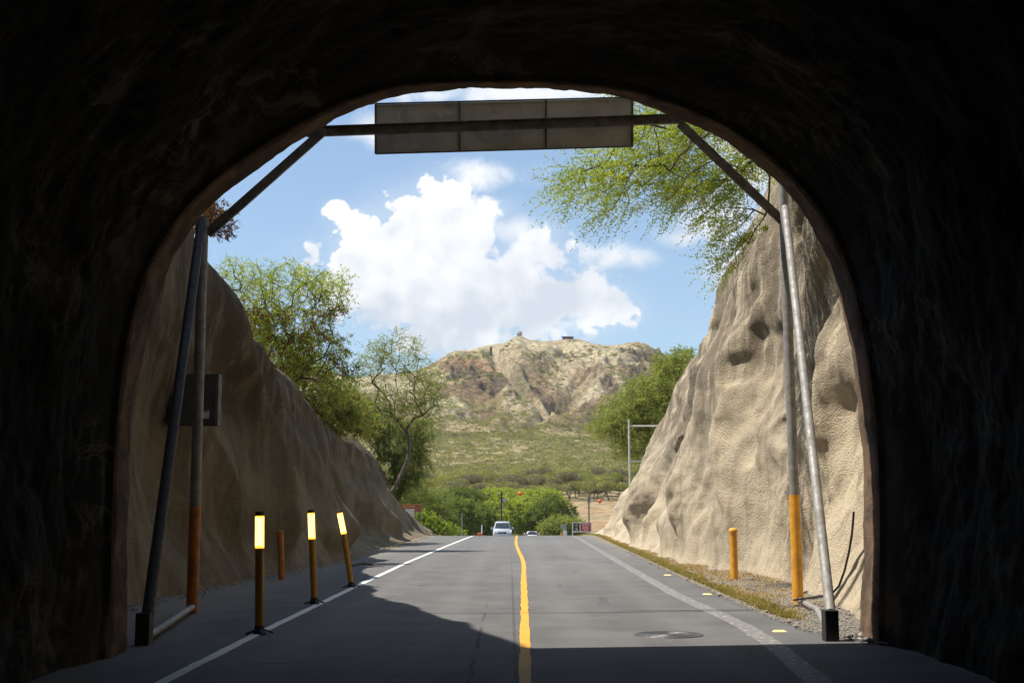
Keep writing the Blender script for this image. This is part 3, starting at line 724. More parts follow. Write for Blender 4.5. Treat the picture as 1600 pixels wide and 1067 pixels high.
# ------------------------------------------------------------------ overhead frame outside the mouth
def build_gantry():
    YL, YR = 20.0, 21.2
    lf = onroad(302, 951); lf = Vector((at(302, 900, YL).x, YL, 0)); lt = at(318, 340, YL); lt.x = lt.x
    rf = Vector((at(1247, 930, YR).x, YR, .02)); rt = at(1223, 288, YR)
    root = thing('overhead_sign_frame', 'steel pipe frame spanning the road outside the tunnel, carrying three blank sign backs', 'sign frame', (lf.x, lf.y, 0))
    o0 = Vector(root.location)
    def L(p): return Vector(p) - o0
    sL = at(302, 791, YL); sR = at(1242, 773, YR)
    for f, tp, sp in ((lf, lt, sL), (rf, rt, sR)):
        pt = f + (tp - f) * ((sp.z - f.z) / (tp.z - f.z))
        p = MB().tube([L(pt), L(tp)], .085, 16).build('post', M['galv'], root, True)
        MB().tube([L(f) - Vector((0, 0, .15)), L(pt)], .092, 16).build('painted_sleeve', M['orange'] if f is rf else M['orange2'], p, True)
    # raking braces and their ground pipes
    bl = onroad(229, 1006); br = onroad(1299, 1000)
    bl2 = Vector((bl.x, bl.y, .35)); br2 = Vector((br.x, br.y, .35))
    a = MB().tube([L(bl2), L(lt + Vector((0, -.12, -.10)))], .075, 14).build('raking_brace', M['darkmetal'], root, True)
    a = MB().tube([L(br2), L(rt + Vector((0, -.12, -.45)))], .066, 14).build('raking_brace', M['galv'], root, True)
    for b_, f, kink in ((bl, lf, None), (br, rf, (1277, 951))):
        MB().box(L(b_) + Vector((-.02, -.05, .16)), (.17, .2, .44), None, .012).build('foot_block', M['darkmetal'], root)
        pts = [L(b_) + Vector((0, .08, .09)), L(f) + Vector((.02, -.09, .10))]
        if kink:
            kp = onroad(*kink, .08); pts = [pts[0], L(kp) + Vector((0, 0, -.01)), L(kp) + Vector((-.03, .35, .02)), pts[1]]
        MB().tube(pts, .048, 12).build('ground_pipe', M['galv'], root, True)
    # knee braces
    kl0, kl1 = at(324, 366, YL), at(508, 203, YL + .1); kr0, kr1 = at(1222, 345, YR), at(1062, 193, YR - .15)
    for a, b in ((kl0, kl1), (kr0, kr1)):
        MB().bar(L(a), L(b), .15, .06, (0, 1, 0), .004).build('knee_brace', M['brownsteel'], root)
    # extend hidden top corner: beam
    bA, bB = at(480, 207, YL + .1), at(1066, 186.5, YR - .1)
    b = MB(); b.bar(L(bA), L(bB), .17, .008, (0, 1, 0)); d = (bB - bA)
    for zz in (.08, -.08):
        b.bar(L(bA) + Vector((0, -.03, zz)), L(bB) + Vector((0, -.03, zz)), .07, .012, (0, 0, 1))
    beam = b.build('beam', M['brownsteel'], root)
    for px in (587, 718, 852, 985):
        f = (px - 500) / (1060 - 500); c = bA + (bB - bA) * ((px - 480) / 586)
        MB().tube([L(c) + Vector((0, -.065, .03)), L(c) + Vector((0, -.085, .03))], .022, 8).build('bolt', M['darkmetal'], beam)
    # sign sheets
    def Ys(px): return YL + (YR - YL) * (px - 302) / 945 + .16
    xs = [587, 718, 853, 988]
    top = lambda px: 163 - 10.0 * (px - 587) / 401; bot = lambda px: 241 - 11.5 * (px - 587) / 401
    for a, c in zip(xs[:-1], xs[1:]):
        q = [at(a + 1.2, bot(a) - 1, Ys(a)), at(c - 1.2, bot(c) - 1, Ys(c)), at(c - 1.2, top(c) + 1, Ys(c)), at(a + 1.2, top(a) + 1, Ys(a))]
        v = [L(p) for p in q] + [L(p) + Vector((0, .012, 0)) for p in q]
        MB().add(v, [(0, 1, 2, 3), (7, 6, 5, 4), (0, 4, 5, 1), (1, 5, 6, 2), (2, 6, 7, 3), (3, 7, 4, 0)]).build('sign_panel', M['signback'], root)
    e = MB()
    for a in xs:
        e.bar(L(at(a, bot(a), Ys(a))) + Vector((0, -.012, 0)), L(at(a, top(a), Ys(a))) + Vector((0, -.012, 0)), .034, .03, (0, 1, 0))
    for fn in (top, bot):
        e.bar(L(at(xs[0], fn(xs[0]), Ys(xs[0]))) + Vector((0, -.018, 0)), L(at(xs[-1], fn(xs[-1]), Ys(xs[-1]))) + Vector((0, -.018, 0)), .022, .03, (0, 1, 0))
    e.build('panel_edging', M['brownsteel'], root)
build_gantry()

# ------------------------------------------------------------------ bollards
def reflective_bollard(pb, ptop, split, label, bend=None, w=.058):
    """marker post with reflective head, its reflection imitated by emission; pb ground point pixels, ptop top pixels, split = row where the head begins"""
    g = onroad(*pb); Y = g.y; root = thing('marker_post', label, 'bollard', g, 'reflective yellow marker posts beside the white line')
    T = at(*ptop, Y) - g; Sp = at(pb[0] + (ptop[0] - pb[0]) * (pb[1] - split) / (pb[1] - ptop[1]) if bend is None else bend[0], split, Y) - g
    MB().tube([(0, 0, .05), Sp * .5 + Vector((0, 0, .02)), Sp], w, 14).build('post', M['ochre'], root, True)
    ax = (T - Sp); n = ax.normalized(); end = T - n * .055
    h = MB().tube([Sp, Sp + n * .012, end], w * 1.04, 16).build('reflective_head', M['glowedge'], root, True)
    # reflective sheeting: emissive strip round the head front, imitating light thrown back
    def strip(a0, a1, r, zA, zB, name, m):
        V = []; Fc = []; K = 9
        x = Vector((1, 0, 0)); x = (x - n * x.dot(n)).normalized(); y = n.cross(x)
        for i in range(K):
            a = a0 + (a1 - a0) * i / (K - 1)
            dv = (x * math.cos(a) + y * math.sin(a)) * r
            V += [zA + dv, zB + dv]
        Fc = [(2 * i, 2 * i + 2, 2 * i + 3, 2 * i + 1) for i in range(K - 1)]
        MB().add(V, Fc).build(name, m, root if False else h, True)
    strip(-math.pi / 2 - 1.1, -math.pi / 2 + 1.1, w * 1.07, Sp + n * .03, end - n * .02, 'sheeting', M['glowcore'])
    MB().tube([end, end + n * .03, T], [w * 1.1, w * 1.12, w * .9], 14).build('cap', M['cap'], root, True)
    # base: collar and splayed feet
    MB().lathe([(.085, .0), (.085, .035), (.066, .06), (.062, .11)], 16).build('collar', M['black'], root, True)
    for k in range(4):
        a = k * math.pi / 2 + .5
        MB().bar((.06 * math.cos(a), .06 * math.sin(a), .055), (.18 * math.cos(a), .18 * math.sin(a), .012), .055, .022, (0, 0, 1), .004).build('foot', M['darkmetal'], root)
    return root
reflective_bollard((405, 990), (406, 799), 856, 'tall marker post with reflective head nearest the tunnel mouth, leftmost of the three')
reflective_bollard((491, 943), (486, 796), 842, 'middle one of the three reflective marker posts, standing straight on the white line')
reflective_bollard((549, 917), (530, 797), 834, 'leaning reflective marker post farthest along the white line, its sheet torn at the bottom', bend=(537.5, 834))

def bollard(pb, top, w, m, label, tilt=0.0, ring=False):
    g = onroad(*pb); g.z = 0.02 if g.x > 0 else 0.0
    h = at(pb[0], top, g.y).z - g.z
    root = thing('pipe_bollard', label, 'bollard', g); root.rotation_euler = (0, tilt, 0)
    MB().lathe([(w, -.1), (w, h - .09)], 20).build('post', m, root, True)
    if ring:
        MB().lathe([(w * 1.08, h - .15), (w * 1.12, h - .14), (w * 1.12, h - .115), (w * 1.08, h - .105)], 20).build('ring', m, root, True)
    MB().lathe([(w * (1.2 if ring else 1.02), h - .09), (w * (1.22 if ring else 1.02), h - .06), (w * 1.0, h - .03), (w * .6, h - .005), (.005, h)], 20).build('cap', m if not ring else M['orange'], root, True)
bollard((1148, 908), 824, .085, M['orange'], 'orange-yellow pipe bollard with domed cap on the gravel verge below the right wall', -.01, True)
bollard((440, 905), 828, .075, M['orange2'], 'dull orange pipe bollard standing in shade at the foot of the left wall', -.05)

# ------------------------------------------------------------------ wall cabinet, cables, manhole, studs
def build_cabinet():
    Yc = 20.5
    while Yc < 40:                                     # where the wall face crosses this bearing
        c = at(303, 626, Yc)
        if wall_x(-1, Yc, c.z) > c.x - .48: break
        Yc += .1
    root = thing('electrical_cabinet', 'dark grey electrical cabinet mounted on the shaded left wall behind the frame posts', 'cabinet', (c.x, c.y, c.z - .52))
    sc_ = c.y / 25.2; root.scale = (sc_, sc_, sc_)
    MB().box((0, .1, .52), (1.0, .3, 1.04), None, .01).build('case', M['box'], root)
    MB().box((0, -.065, .52), (.94, .03, .98), None, .006).build('door', M['box'], root)
    MB().box((.44, -.09, .52), (.03, .03, .12), None, .004).build('handle', M['darkmetal'], root)
    MB().box((.27, -.084, .22), (.13, .008, .17)).build('sticker', M['sticker'], root)
    MB().box((.27, -.0905, .285), (.10, .004, .025)).build('sticker_print', M['redprint'], root)
    xx = wall_x(-1, c.y + .2, c.z)
    for z in (.2, .85): MB().bar((-.5, .1, z), (min(-.52, xx - c.x - .1), .12, z), .05, .05).build('bracket', M['darkmetal'], root)
build_cabinet()
def build_cable():
    pts = [(1334, 800), (1333, 815), (1331, 835), (1327, 860), (1320, 890), (1311, 915), (1299, 928), (1286, 931), (1262, 934), (1240, 937)]
    P = []
    for i, (a, b) in enumerate(pts):
        Y = 17.6 + 3.4 * (i / 9) ** 1.5
        p = at(a, b, Y)
        if p.z < .1:
            p = onroad(a, b, .07)
        P.append(p)
    o = MB().tube(P, .017, 8).build('cable', M['black'], None, True)
    tag(o, 'thin black cable hanging down the right wall edge and trailing over gravel', 'cable')
build_cable()
def build_manhole():
    g = onroad(1045, 991.5); root = thing('manhole_cover', 'round ribbed iron manhole cover in the right lane near the tunnel mouth', 'manhole cover', (g.x, g.y, .0))
    prof = [(.001, .008)]
    r = .05
    while r < .37: prof += [(r, .008), (r + .004, .013), (r + .024, .013), (r + .028, .008)]; r += .048
    prof += [(.385, .008), (.385, .002)]
    MB().lathe(prof[::-1], 48).build('lid', M['iron'], root)
    ring = [(.392, .002), (.392, .012), (.44, .012), (.447, .002)]
    V = []; n = 48
    b = MB(); 
    for (rr, z) in ring:
        for k in range(n): V.append((rr * math.cos(2 * math.pi * k / n), rr * math.sin(2 * math.pi * k / n), z))
    b.add(V, [(i * n + k, i * n + (k + 1) % n, (i + 1) * n + (k + 1) % n, (i + 1) * n + k) for i in range(3) for k in range(n)]); b.build('rim', M['iron'], root)
build_manhole()
def build_studs():
    pos = [((1043, 899), 'small bright road stud beside the faded line, farthest of the row'), ((1105, 929), 'small bright road stud beside the faded line, middle of the row'), ((1218, 987), 'pale bright road stud nearest the gravel and the tunnel mouth')]
    for (p, lab) in pos:
        g = onroad(*p)
        V = [(-.09, -.06, .003), (.09, -.06, .003), (.09, .06, .003), (-.09, .06, .003), (-.06, -.025, .024), (.06, -.025, .024), (.06, .025, .024), (-.06, .025, .024)]
        o = MB().add(V, [(3, 2, 1, 0), (4, 5, 6, 7), (0, 1, 5, 4), (1, 2, 6, 5), (2, 3, 7, 6), (3, 0, 4, 7)]).build('road_stud', M['stud'])
        o.location = (g.x, g.y, .003); tag(o, lab, 'road stud', 'raised studs along the right edge line')
build_studs()

# ------------------------------------------------------------------ vegetation generators
def leaf_tris(base, ax, length, width, rg):
    """triangular leaves: base (N,3), axis (N,3)"""
    N = len(base); r = rg.normal(size=(N, 3)); side = np.cross(ax, r); side /= np.linalg.norm(side, axis=1, keepdims=True) + 1e-9
    L = (length * rg.uniform(.7, 1.3, N))[:, None]; W = (width * rg.uniform(.7, 1.3, N))[:, None]
    mid = base + ax * L * .45
    V = np.stack([base, mid + side * W / 2, base + ax * L, mid - side * W / 2], 1).reshape(-1, 3)
    i = np.arange(N)[:, None] * 4
    return V, np.concatenate([i, i + 1, i + 2, i + 3], 1)
def norm(a): return a / (np.linalg.norm(a, axis=1, keepdims=True) + 1e-9)
def sprigs(tips, dirs, k, L, m, ll, lw, rg, droop=.5, spread=.8, two=True):
    N = len(tips)
    T = np.repeat(tips, k, 0); D = norm(np.repeat(dirs, k, 0) + rg.normal(size=(N * k, 3)) * spread + np.array([0, 0, -droop * .4]))
    LL = L * rg.uniform(.5, 1.3, N * k)
    t = np.linspace(.12, 1, m)[None, :] + rg.uniform(-.04, .04, (N * k, m))
    P = T[:, None] + D[:, None] * (LL[:, None] * t)[..., None] + np.array([0, 0, -1.0]) * (droop * LL[:, None] * t ** 2)[..., None]
    A = norm((D[:, None] * .7 + rg.normal(size=(N * k, m, 3)) * .75 + np.array([0, 0, -.15])).reshape(-1, 3))
    return leaf_tris(P.reshape(-1, 3), A, ll, lw, rg)
def skeleton(root, targets, step, rg, wob=.12, up=0.0):
    root = np.asarray(root, float)
    nodes = [root]; par = [-1]; arr = np.empty((len(targets) * 14 + 50, 3)); arr[0] = root; n = 1
    plen = np.zeros(len(arr))
    order = np.argsort(np.linalg.norm(targets - root, axis=1) + rg.normal(size=len(targets)) * .3)
    tips = []
    for t in targets[order]:
        d = np.linalg.norm(arr[:n] - t, axis=1) + plen[:n] * .12
        j = int(np.argmin(d)); a = arr[j]; L = np.linalg.norm(t - a); s = max(1, min(12, int(L / step)))
        if n + s >= len(arr): break
        prev = j
        off = rg.normal(size=3) * wob * L
        for i in range(1, s + 1):
            f = i / s
            p = a + (t - a) * f + off * math.sin(math.pi * f) + np.array([0, 0, up * L * math.sin(math.pi * f)]) + (rg.normal(size=3) * wob * .35 * step if i < s else 0)
            arr[n] = p; plen[n] = plen[prev] + L / s; par.append(prev); prev = n; n += 1
        tips.append(prev)
    par = np.array(par); cnt = np.zeros(n)
    cnt[tips] += 1
    for i in range(n - 1, 0, -1): cnt[par[i]] += cnt[i]
    return arr[:n].copy(), par, np.maximum(cnt, .5), np.array(tips)
def tube_mesh(nodes, par, rad, sides):
    i = np.arange(1, len(nodes)); a = nodes[par[i]]; b = nodes[i]; ra = np.minimum(rad[par[i]], rad[i] * 1.5); rb = rad[i]
    t = norm(b - a); h = np.where(np.abs(t[:, 2:3]) > .9, np.array([[1., 0, 0]]), np.array([[0, 0, 1.]])); x = norm(np.cross(t, h)); y = np.cross(t, x)
    th = np.arange(sides) * 2 * math.pi / sides
    ring = np.cos(th)[None, :, None] * x[:, None] + np.sin(th)[None, :, None] * y[:, None]
    V = np.concatenate([a[:, None] + ring * ra[:, None, None], b[:, None] + t[:, None] * rb[:, None, None] * .3 + ring * rb[:, None, None]], 1).reshape(-1, 3)
    k = np.arange(sides); k2 = (k + 1) % sides; b0 = (np.arange(len(i)) * 2 * sides)[:, None]
    Fc = np.stack([b0 + k, b0 + k2, b0 + sides + k2, b0 + sides + k], -1).reshape(-1, 4)
    return V, Fc
def ell_points(ells, n, rg, shell=.35):
    vol = np.array([e[3] * e[4] * e[5] for e in ells]); w = vol ** .8; w /= w.sum()
    out = []
    for e, c in zip(ells, rg.multinomial(n, w)):
        d = norm(rg.normal(size=(c, 3))); r = rg.uniform(shell, 1, c) ** .5
        out.append(np.array(e[:3]) + d * r[:, None] * np.array(e[3:6]))
    return np.concatenate(out)
def tree(name, label, cat, base, ells, ntip, step, leafmat, rg, group=None, k=4, L=.5, m=10, ll=.09, lw=.035, droop=.5, r0=.012, rexp=.42, sides=5, pods=None, wob=.12, bark='bark', shell=.35, filt=None, spread=.8, leaf_frac=1.0, extra=None, bias=None):
    """base in world coordinates; ells = crown lobes (x,y,z,rx,ry,rz) in world coordinates"""
    base = np.array(base, float); root = thing(name, label, cat, tuple(base), group)
    T = ell_points(ells, ntip, rg, shell)
    if filt is not None: T = T[filt(T)]
    T = T - base
    nodes, par, cnt, tips = skeleton(np.zeros(3), T, step, rg, wob)
    rad = r0 * cnt ** rexp
    V, Fc = tube_mesh(nodes, par, rad, sides)
    mesh_np('trunk', V, Fc, M[bark], root, True)
    tp = nodes[tips]; dr = norm(tp - nodes[par[tips]])
    if bias is not None: dr = norm(dr * .75 + np.array(bias))
    sel = rg.random(len(tips)) < leaf_frac
    V, Fc = sprigs(tp[sel], dr[sel], k, L, m, ll, lw, rg, droop, spread)
    mesh_np('crown', V, Fc, M[leafmat], root)
    if pods:
        frac, pk, fn = pods
        sel = (rg.random(len(tips)) < frac) & (fn(tp + base) if fn else True)
        if sel.sum() > 2:
            V, Fc = sprigs(tp[sel], dr[sel] * .3 + np.array([0, 0, -1.0]), pk, .22, 5, .15, .045, rg, .2, .9)
            mesh_np('seed_pods', V, Fc, M['pods'], root)
    if extra:
        lm, fn, kk = extra
        sel = fn(tp + base)
        if sel.sum() > 2:
            V, Fc = sprigs(tp[sel], dr[sel], kk, L, m, ll, lw, rg, droop, spread); mesh_np('yellow_foliage', V, Fc, M[lm], root)
    return root
def E(px, py, Y, rx, ry, rz=None):
    """lobe seen at pixel (px,py) at distance Y, with pixel radii rx, ry; depth radius in metres rz"""
    p = at(px, py, Y); s = Y / F
    return (p.x, p.y, p.z, rx * s, rz if rz else rx * s, ry * s)

# right-hand tree reaching over the road
rgA = np.random.default_rng(11)
tree('overhanging_tree', 'feathery yellow-green tree reaching over the road from the top of the right wall', 'tree', (11.5, 29.5, 12.2),
     [E(1030, 222, 27, 130, 40, 1.6), E(1120, 215, 28, 120, 60, 2.0), E(962, 256, 26.5, 80, 22, 1.2), E(930, 284, 26.3, 60, 22, .9), E(1025, 282, 27, 110, 30, 1.5), E(1120, 290, 28, 80, 40, 1.6),
      E(1160, 345, 29, 45, 50, 1.2), E(1150, 400, 29, 26, 34, .9), E(1260, 200, 29, 110, 80, 2.5), E(1330, 120, 29, 160, 90, 3.0), E(1100, 150, 28, 160, 40, 2.5), E(975, 322, 26.5, 40, 16, .6)],
     800, .28, 'kiawe', rgA, k=6, L=.9, m=27, ll=.066, lw=.024, droop=.22, r0=.0055, rexp=.44, wob=.10, shell=.1, spread=.30, bias=(-1.1, -.1, -.12))

# left-hand trees above the cutting
rgB = np.random.default_rng(12)
YA = 50
tree('spreading_tree', 'light feathery green tree with a spreading crown above the left wall, left of the cloud', 'tree', (-9.6, 50, 5.6),
     [E(440, 435, YA, 75, 28, 1.6), E(500, 445, YA, 52, 24, 1.3), E(400, 480, YA, 60, 50, 1.5), E(470, 500, YA, 60, 45, 1.5), E(520, 470, YA, 30, 22, 1), E(500, 545, YA, 55, 35, 1.3), E(530, 590, YA, 40, 28, 1.2), E(430, 570, YA, 55, 50, 1.5), E(365, 430, YA, 30, 24, 1.0)],
     900, .38, 'kiawe', rgB, k=4, L=.5, m=9, ll=.10, lw=.036, droop=.25, r0=.0062, rexp=.42, shell=.15, pods=(.5, 4, lambda p: (p[:, 2] < 9.9) & (p[:, 2] > 7.0)), spread=.9)
tree('bare_branched_tree', 'thin crowned tree with dark bare limbs in front of the left mountain slope', 'tree', (-7.9, 84, 2.8),
     [E(620, 545, 84, 42, 34, 2.0), E(655, 590, 84, 40, 36, 2.0), E(590, 570, 84, 30, 36, 1.8), E(640, 640, 84, 42, 30, 1.8), E(600, 625, 84, 26, 24, 1.5), E(672, 625, 84, 26, 34, 1.5)],
     480, .5, 'kiawe2', rgB, k=4, L=.7, m=9, ll=.13, lw=.045, droop=.3, r0=.0085, rexp=.44, shell=.1, spread=.9)
tree('drooping_tree', 'dense mid-green drooping tree beside the lower end of the left wall', 'tree', (-8.8, 90, 1.5),
     [E(615, 690, 88, 46, 42, 2.0), E(640, 720, 88, 34, 40, 2.0), E(590, 660, 88, 34, 34, 2.0), E(655, 672, 88, 26, 24, 1.5), E(560, 640, 86, 34, 30, 2.0), E(628, 752, 88, 26, 26, 1.5)],
     760, .6, 'green', rgB, k=6, L=.65, m=10, ll=.13, lw=.045, droop=.75, r0=.014, shell=.2)
tree('pod_bearing_shrub', 'olive shrub thick with reddish-brown seed pods above the middle of the left wall', 'shrub', (-9.0, 60, 4.6),
     [E(480, 600, 58, 50, 44, 1.5), E(530, 630, 60, 46, 36, 1.6), E(440, 560, 56, 42, 40, 1.5), E(560, 660, 62, 34, 26, 1.4), E(400, 520, 52, 30, 40, 1.2), E(500, 655, 60, 60, 30, 1.5)],
     800, .45, 'kiawe2', rgB, k=7, L=.44, m=8, ll=.11, lw=.044, droop=.3, r0=.006, shell=.2, pods=(.5, 4, None))
tree('pod_bearing_branch', 'sparse reddish pod-laden tree peeking over the left wall behind the knee brace', 'tree', (-10.4, 38, 8.6),
     [E(352, 345, 38, 24, 22, .6), E(338, 325, 38, 24, 14, .6), E(300, 330, 38, 50, 30, 1.2)],
     150, .3, 'dryleaf', rgB, k=2, L=.22, m=5, ll=.06, lw=.026, r0=.008, pods=(.9, 4, None), shell=.1)
tree('low_green_tree', 'dark green bushy tree behind the brown sign at the end of the left wall', 'tree', (-12, 150, -2.0),
     [E(665, 795, 150, 44, 26, 2.5), E(690, 812, 150, 34, 22, 2.0), E(640, 775, 150, 44, 24, 2.5), E(640, 812, 150, 40, 26, 2)],
     520, .7, 'green', rgB, k=7, L=.7, m=9, ll=.17, lw=.07, droop=.5, r0=.016, shell=.4)
tree('broadleaf_shrub', 'bright yellow-green broad-leaved shrub at the roadside by the end of the left wall', 'shrub', (-7.9, 136, -1.7),
     [E(668, 818, 134, 26, 16, 1.2), E(690, 826, 134, 26, 12, 1.2), E(650, 806, 134, 18, 14, 1.0), E(712, 832, 136, 16, 8, 1.0)],
     330, .4, 'bright', rgB, k=4, L=.3, m=4, ll=.20, lw=.13, droop=.2, r0=.010, shell=.4)
tree('wall_top_tree', 'yellow-green tree crown rising behind the right wall beside the empty pipe frame', 'tree', (11.2, 92, 4.5),
     [E(1010, 625, 92, 50, 40, 2.5), E(1050, 590, 92, 36, 44, 2.2), E(975, 650, 92, 42, 34, 2.2), E(1040, 650, 92, 50, 44, 2.5), E(1000, 690, 92, 46, 30, 2.2), E(945, 665, 92, 26, 16, 1.6), E(1068, 560, 92, 18, 16, 1.4)],
     900, .6, 'kiawe2', rgB, k=8, L=.75, m=9, ll=.16, lw=.06, droop=.45, r0=.008, shell=.2)

# dense trees filling the far side of the crest
rgC = np.random.default_rng(15)
mid = [(705, 800, 175, 46, 24, 'green', 'green tree left of the van, behind the slim grey post'), (742, 806, 190, 40, 24, 'green', 'bushy green tree just left of the silver van'),
       (790, 800, 205, 44, 24, 'kiawe', 'yellow-green tree behind the dark utility pole'), (828, 796, 215, 42, 24, 'kiawe', 'broad yellow-green tree behind the white car'),
       (862, 800, 205, 40, 26, 'green', 'dark green tree right of the white car, beside the sand field'), (812, 812, 222, 50, 16, 'kiawe2', 'low olive brushwood directly behind the two vehicles'),
       (880, 820, 200, 36, 13, 'kiawe2', 'low olive bush behind the small grey notice post'), (775, 776, 235, 40, 13, 'kiawe', 'pale green tree crown standing up left of the orange ball'),
       (720, 776, 225, 44, 14, 'green', 'green tree farthest back above the slim grey post'), (840, 776, 240, 44, 12, 'kiawe', 'pale green tree at the left edge of the sand field')]
for (px, py, Y, rx, ry, lm, lab) in mid:
    p = at(px, py, Y); gb = float(gz(p.x, Y))
    tree('roadside_tree', lab, 'tree', (p.x, Y, gb), [E(px, py, Y, rx * .8, ry, 2.6), E(px - rx * .5, py + 4, Y, rx * .5, ry * .75, 2.2), E(px + rx * .5, py + 3, Y, rx * .5, ry * .8, 2.2), E(px, py + ry * .8, Y, rx * .9, ry * .6, 2.2)],
         300, 1.0, lm, rgC, 'trees beyond the crest of the road', k=7, L=1.0, m=7, ll=.34, lw=.15, droop=.35, r0=.028, shell=.45)

# flat-topped scrub trees on the crater floor: shared meshes, individual things
def scrub_proto(i, rg):
    root = thing('scrub_tree', 'small flat-topped grey-green scrub tree on the crater floor', 'tree', (0, 0, -500), 'scrub trees on the crater floor')
    w = 1.0; n = rg.integers(4, 7); pts = []; E_ = []
    for _ in range(n):
        a = rg.uniform(0, 6.28); r = rg.uniform(0, .55); E_.append((r * math.cos(a), r * math.sin(a), rg.uniform(.62, .86), rg.uniform(.38, .62), rg.uniform(.38, .62), rg.uniform(.13, .22)))
    T = ell_points(E_, 90, rg, .3)
    nodes, par, cnt, tips = skeleton(np.zeros(3), T, .16, rg, .12)
    V, Fc = tube_mesh(nodes, par, .006 * cnt ** .5, 3); mesh_np('trunk', V, Fc, M['greybark'], root, True)
    P = ell_points(E_, 2600, rg, .6); P = P[P[:, 2] > .48]
    V, Fc = leaf_tris(P, norm(rg.normal(size=(len(P), 3)) + np.array([0, 0, .1])), .078, .045, rg); mesh_np('crown', V, Fc, M['scrub'], root)
    return root
rgS = np.random.default_rng(21)
protos = [scrub_proto(i, rgS) for i in range(7)]
spots = []
grid = {}
tries = 0
while len(spots) < 1500 and tries < 60000:
    tries += 1
    Y = 255 + 560 * rgS.random() ** .85; px = rgS.uniform(590, 1080); x = (px - 796) / F * Y
    if 235 < Y < 405 and x > 9: continue
    w = rgS.uniform(3.4, 5.8) * (1.0 if Y < 560 else .8)
    dens = fbm(np.array(x / 45), np.array(Y / 60), seed=77, o=2)
    if dens < -.18 and rgS.random() < .93: continue
    key = (int(x // 6), int(Y // 6)); ok = True
    for i in (-2, -1, 0, 1, 2):
        for j in (-2, -1, 0, 1, 2):
            for (a, b, c) in grid.get((key[0] + i, key[1] + j), []):
                if (a - x) ** 2 + ((b - Y) * .8) ** 2 < ((c + w) * .66) ** 2: ok = False
    if not ok: continue
    grid.setdefault(key, []).append((x, Y, w)); spots.append((Y, x, w))
spots.sort()
used = set()
for n, (Y, x, w) in enumerate(spots[:295]):
    pi = int(rgS.integers(0, 7)); pr = protos[pi]; z = float(gz(x, Y)) - .1
    sc = (w * rgS.uniform(.9, 1.15), w * rgS.uniform(.9, 1.15), w * rgS.uniform(1.15, 1.5)); rz = rgS.uniform(0, 6.28)
    if pi not in used:
        used.add(pi); pr.location = (x, Y, z); pr.rotation_euler = (0, 0, rz); pr.scale = sc; cp = pr
    else: cp = copy_thing(pr, (x, Y, z), rz, sc)
    if x > 9 and Y < 445: cp['label'] = 'flat-topped scrub tree with bare stems along the far edge of the sand field'
for i, pr in enumerate(protos):
    if i not in used: pr.location = (-20 - i, 300, float(gz(-20, 300))); pr.scale = (4, 4, 5)
# the remaining mass of scrub climbing the lower slopes
def far_scrub():
    Vs = []; Fs = []; base = 0; 
    pts = [(x, Y, w) for (Y, x, w) in spots[295:]]
    k = 0
    while k < 3000:
        Y = rgS.uniform(760, 1120); px = rgS.uniform(600, 1075); x = (px - 796) / F * Y
        d = float(fbm(np.array(x / 30), np.array(Y / 40), seed=78, o=3)); k += 1
        lim = np.interp(Y, [760, 830, 900, 1000, 1120], [-.6, -.35, -.08, .10, .16])
        if d < lim: continue
        pts.append((x, Y, rgS.uniform(1.3, 3.0) * (1.15 if Y < 880 else .8)))
    for (x, Y, w) in pts:
        z = float(gz(x, Y)); n = 170 if Y < 760 else 80
        c = np.array([x, Y, z + w * (.45 if Y > 760 else .7)])
        d = norm(rgS.normal(size=(n, 3))); d[:, 2] = np.abs(d[:, 2]) * .9 - .25
        lob = 1 + .35 * np.sin(d[:, 0] * 5 + x) * np.cos(d[:, 1] * 4 + Y)
        P = c + d * np.array([w * 1.05, w * 1.05, w * .55]) * (lob * rgS.uniform(.6, 1.0, n))[:, None]
        V, Fc = leaf_tris(P, norm(rgS.normal(size=(n, 3))), .62, .42, rgS)
        Vs.append(V); Fs.append(Fc + base); base += len(V)
    o = mesh_np('distant_scrub', np.concatenate(Vs), np.concatenate(Fs), M['shrubfar'])
    stuff(o)
far_scrub()

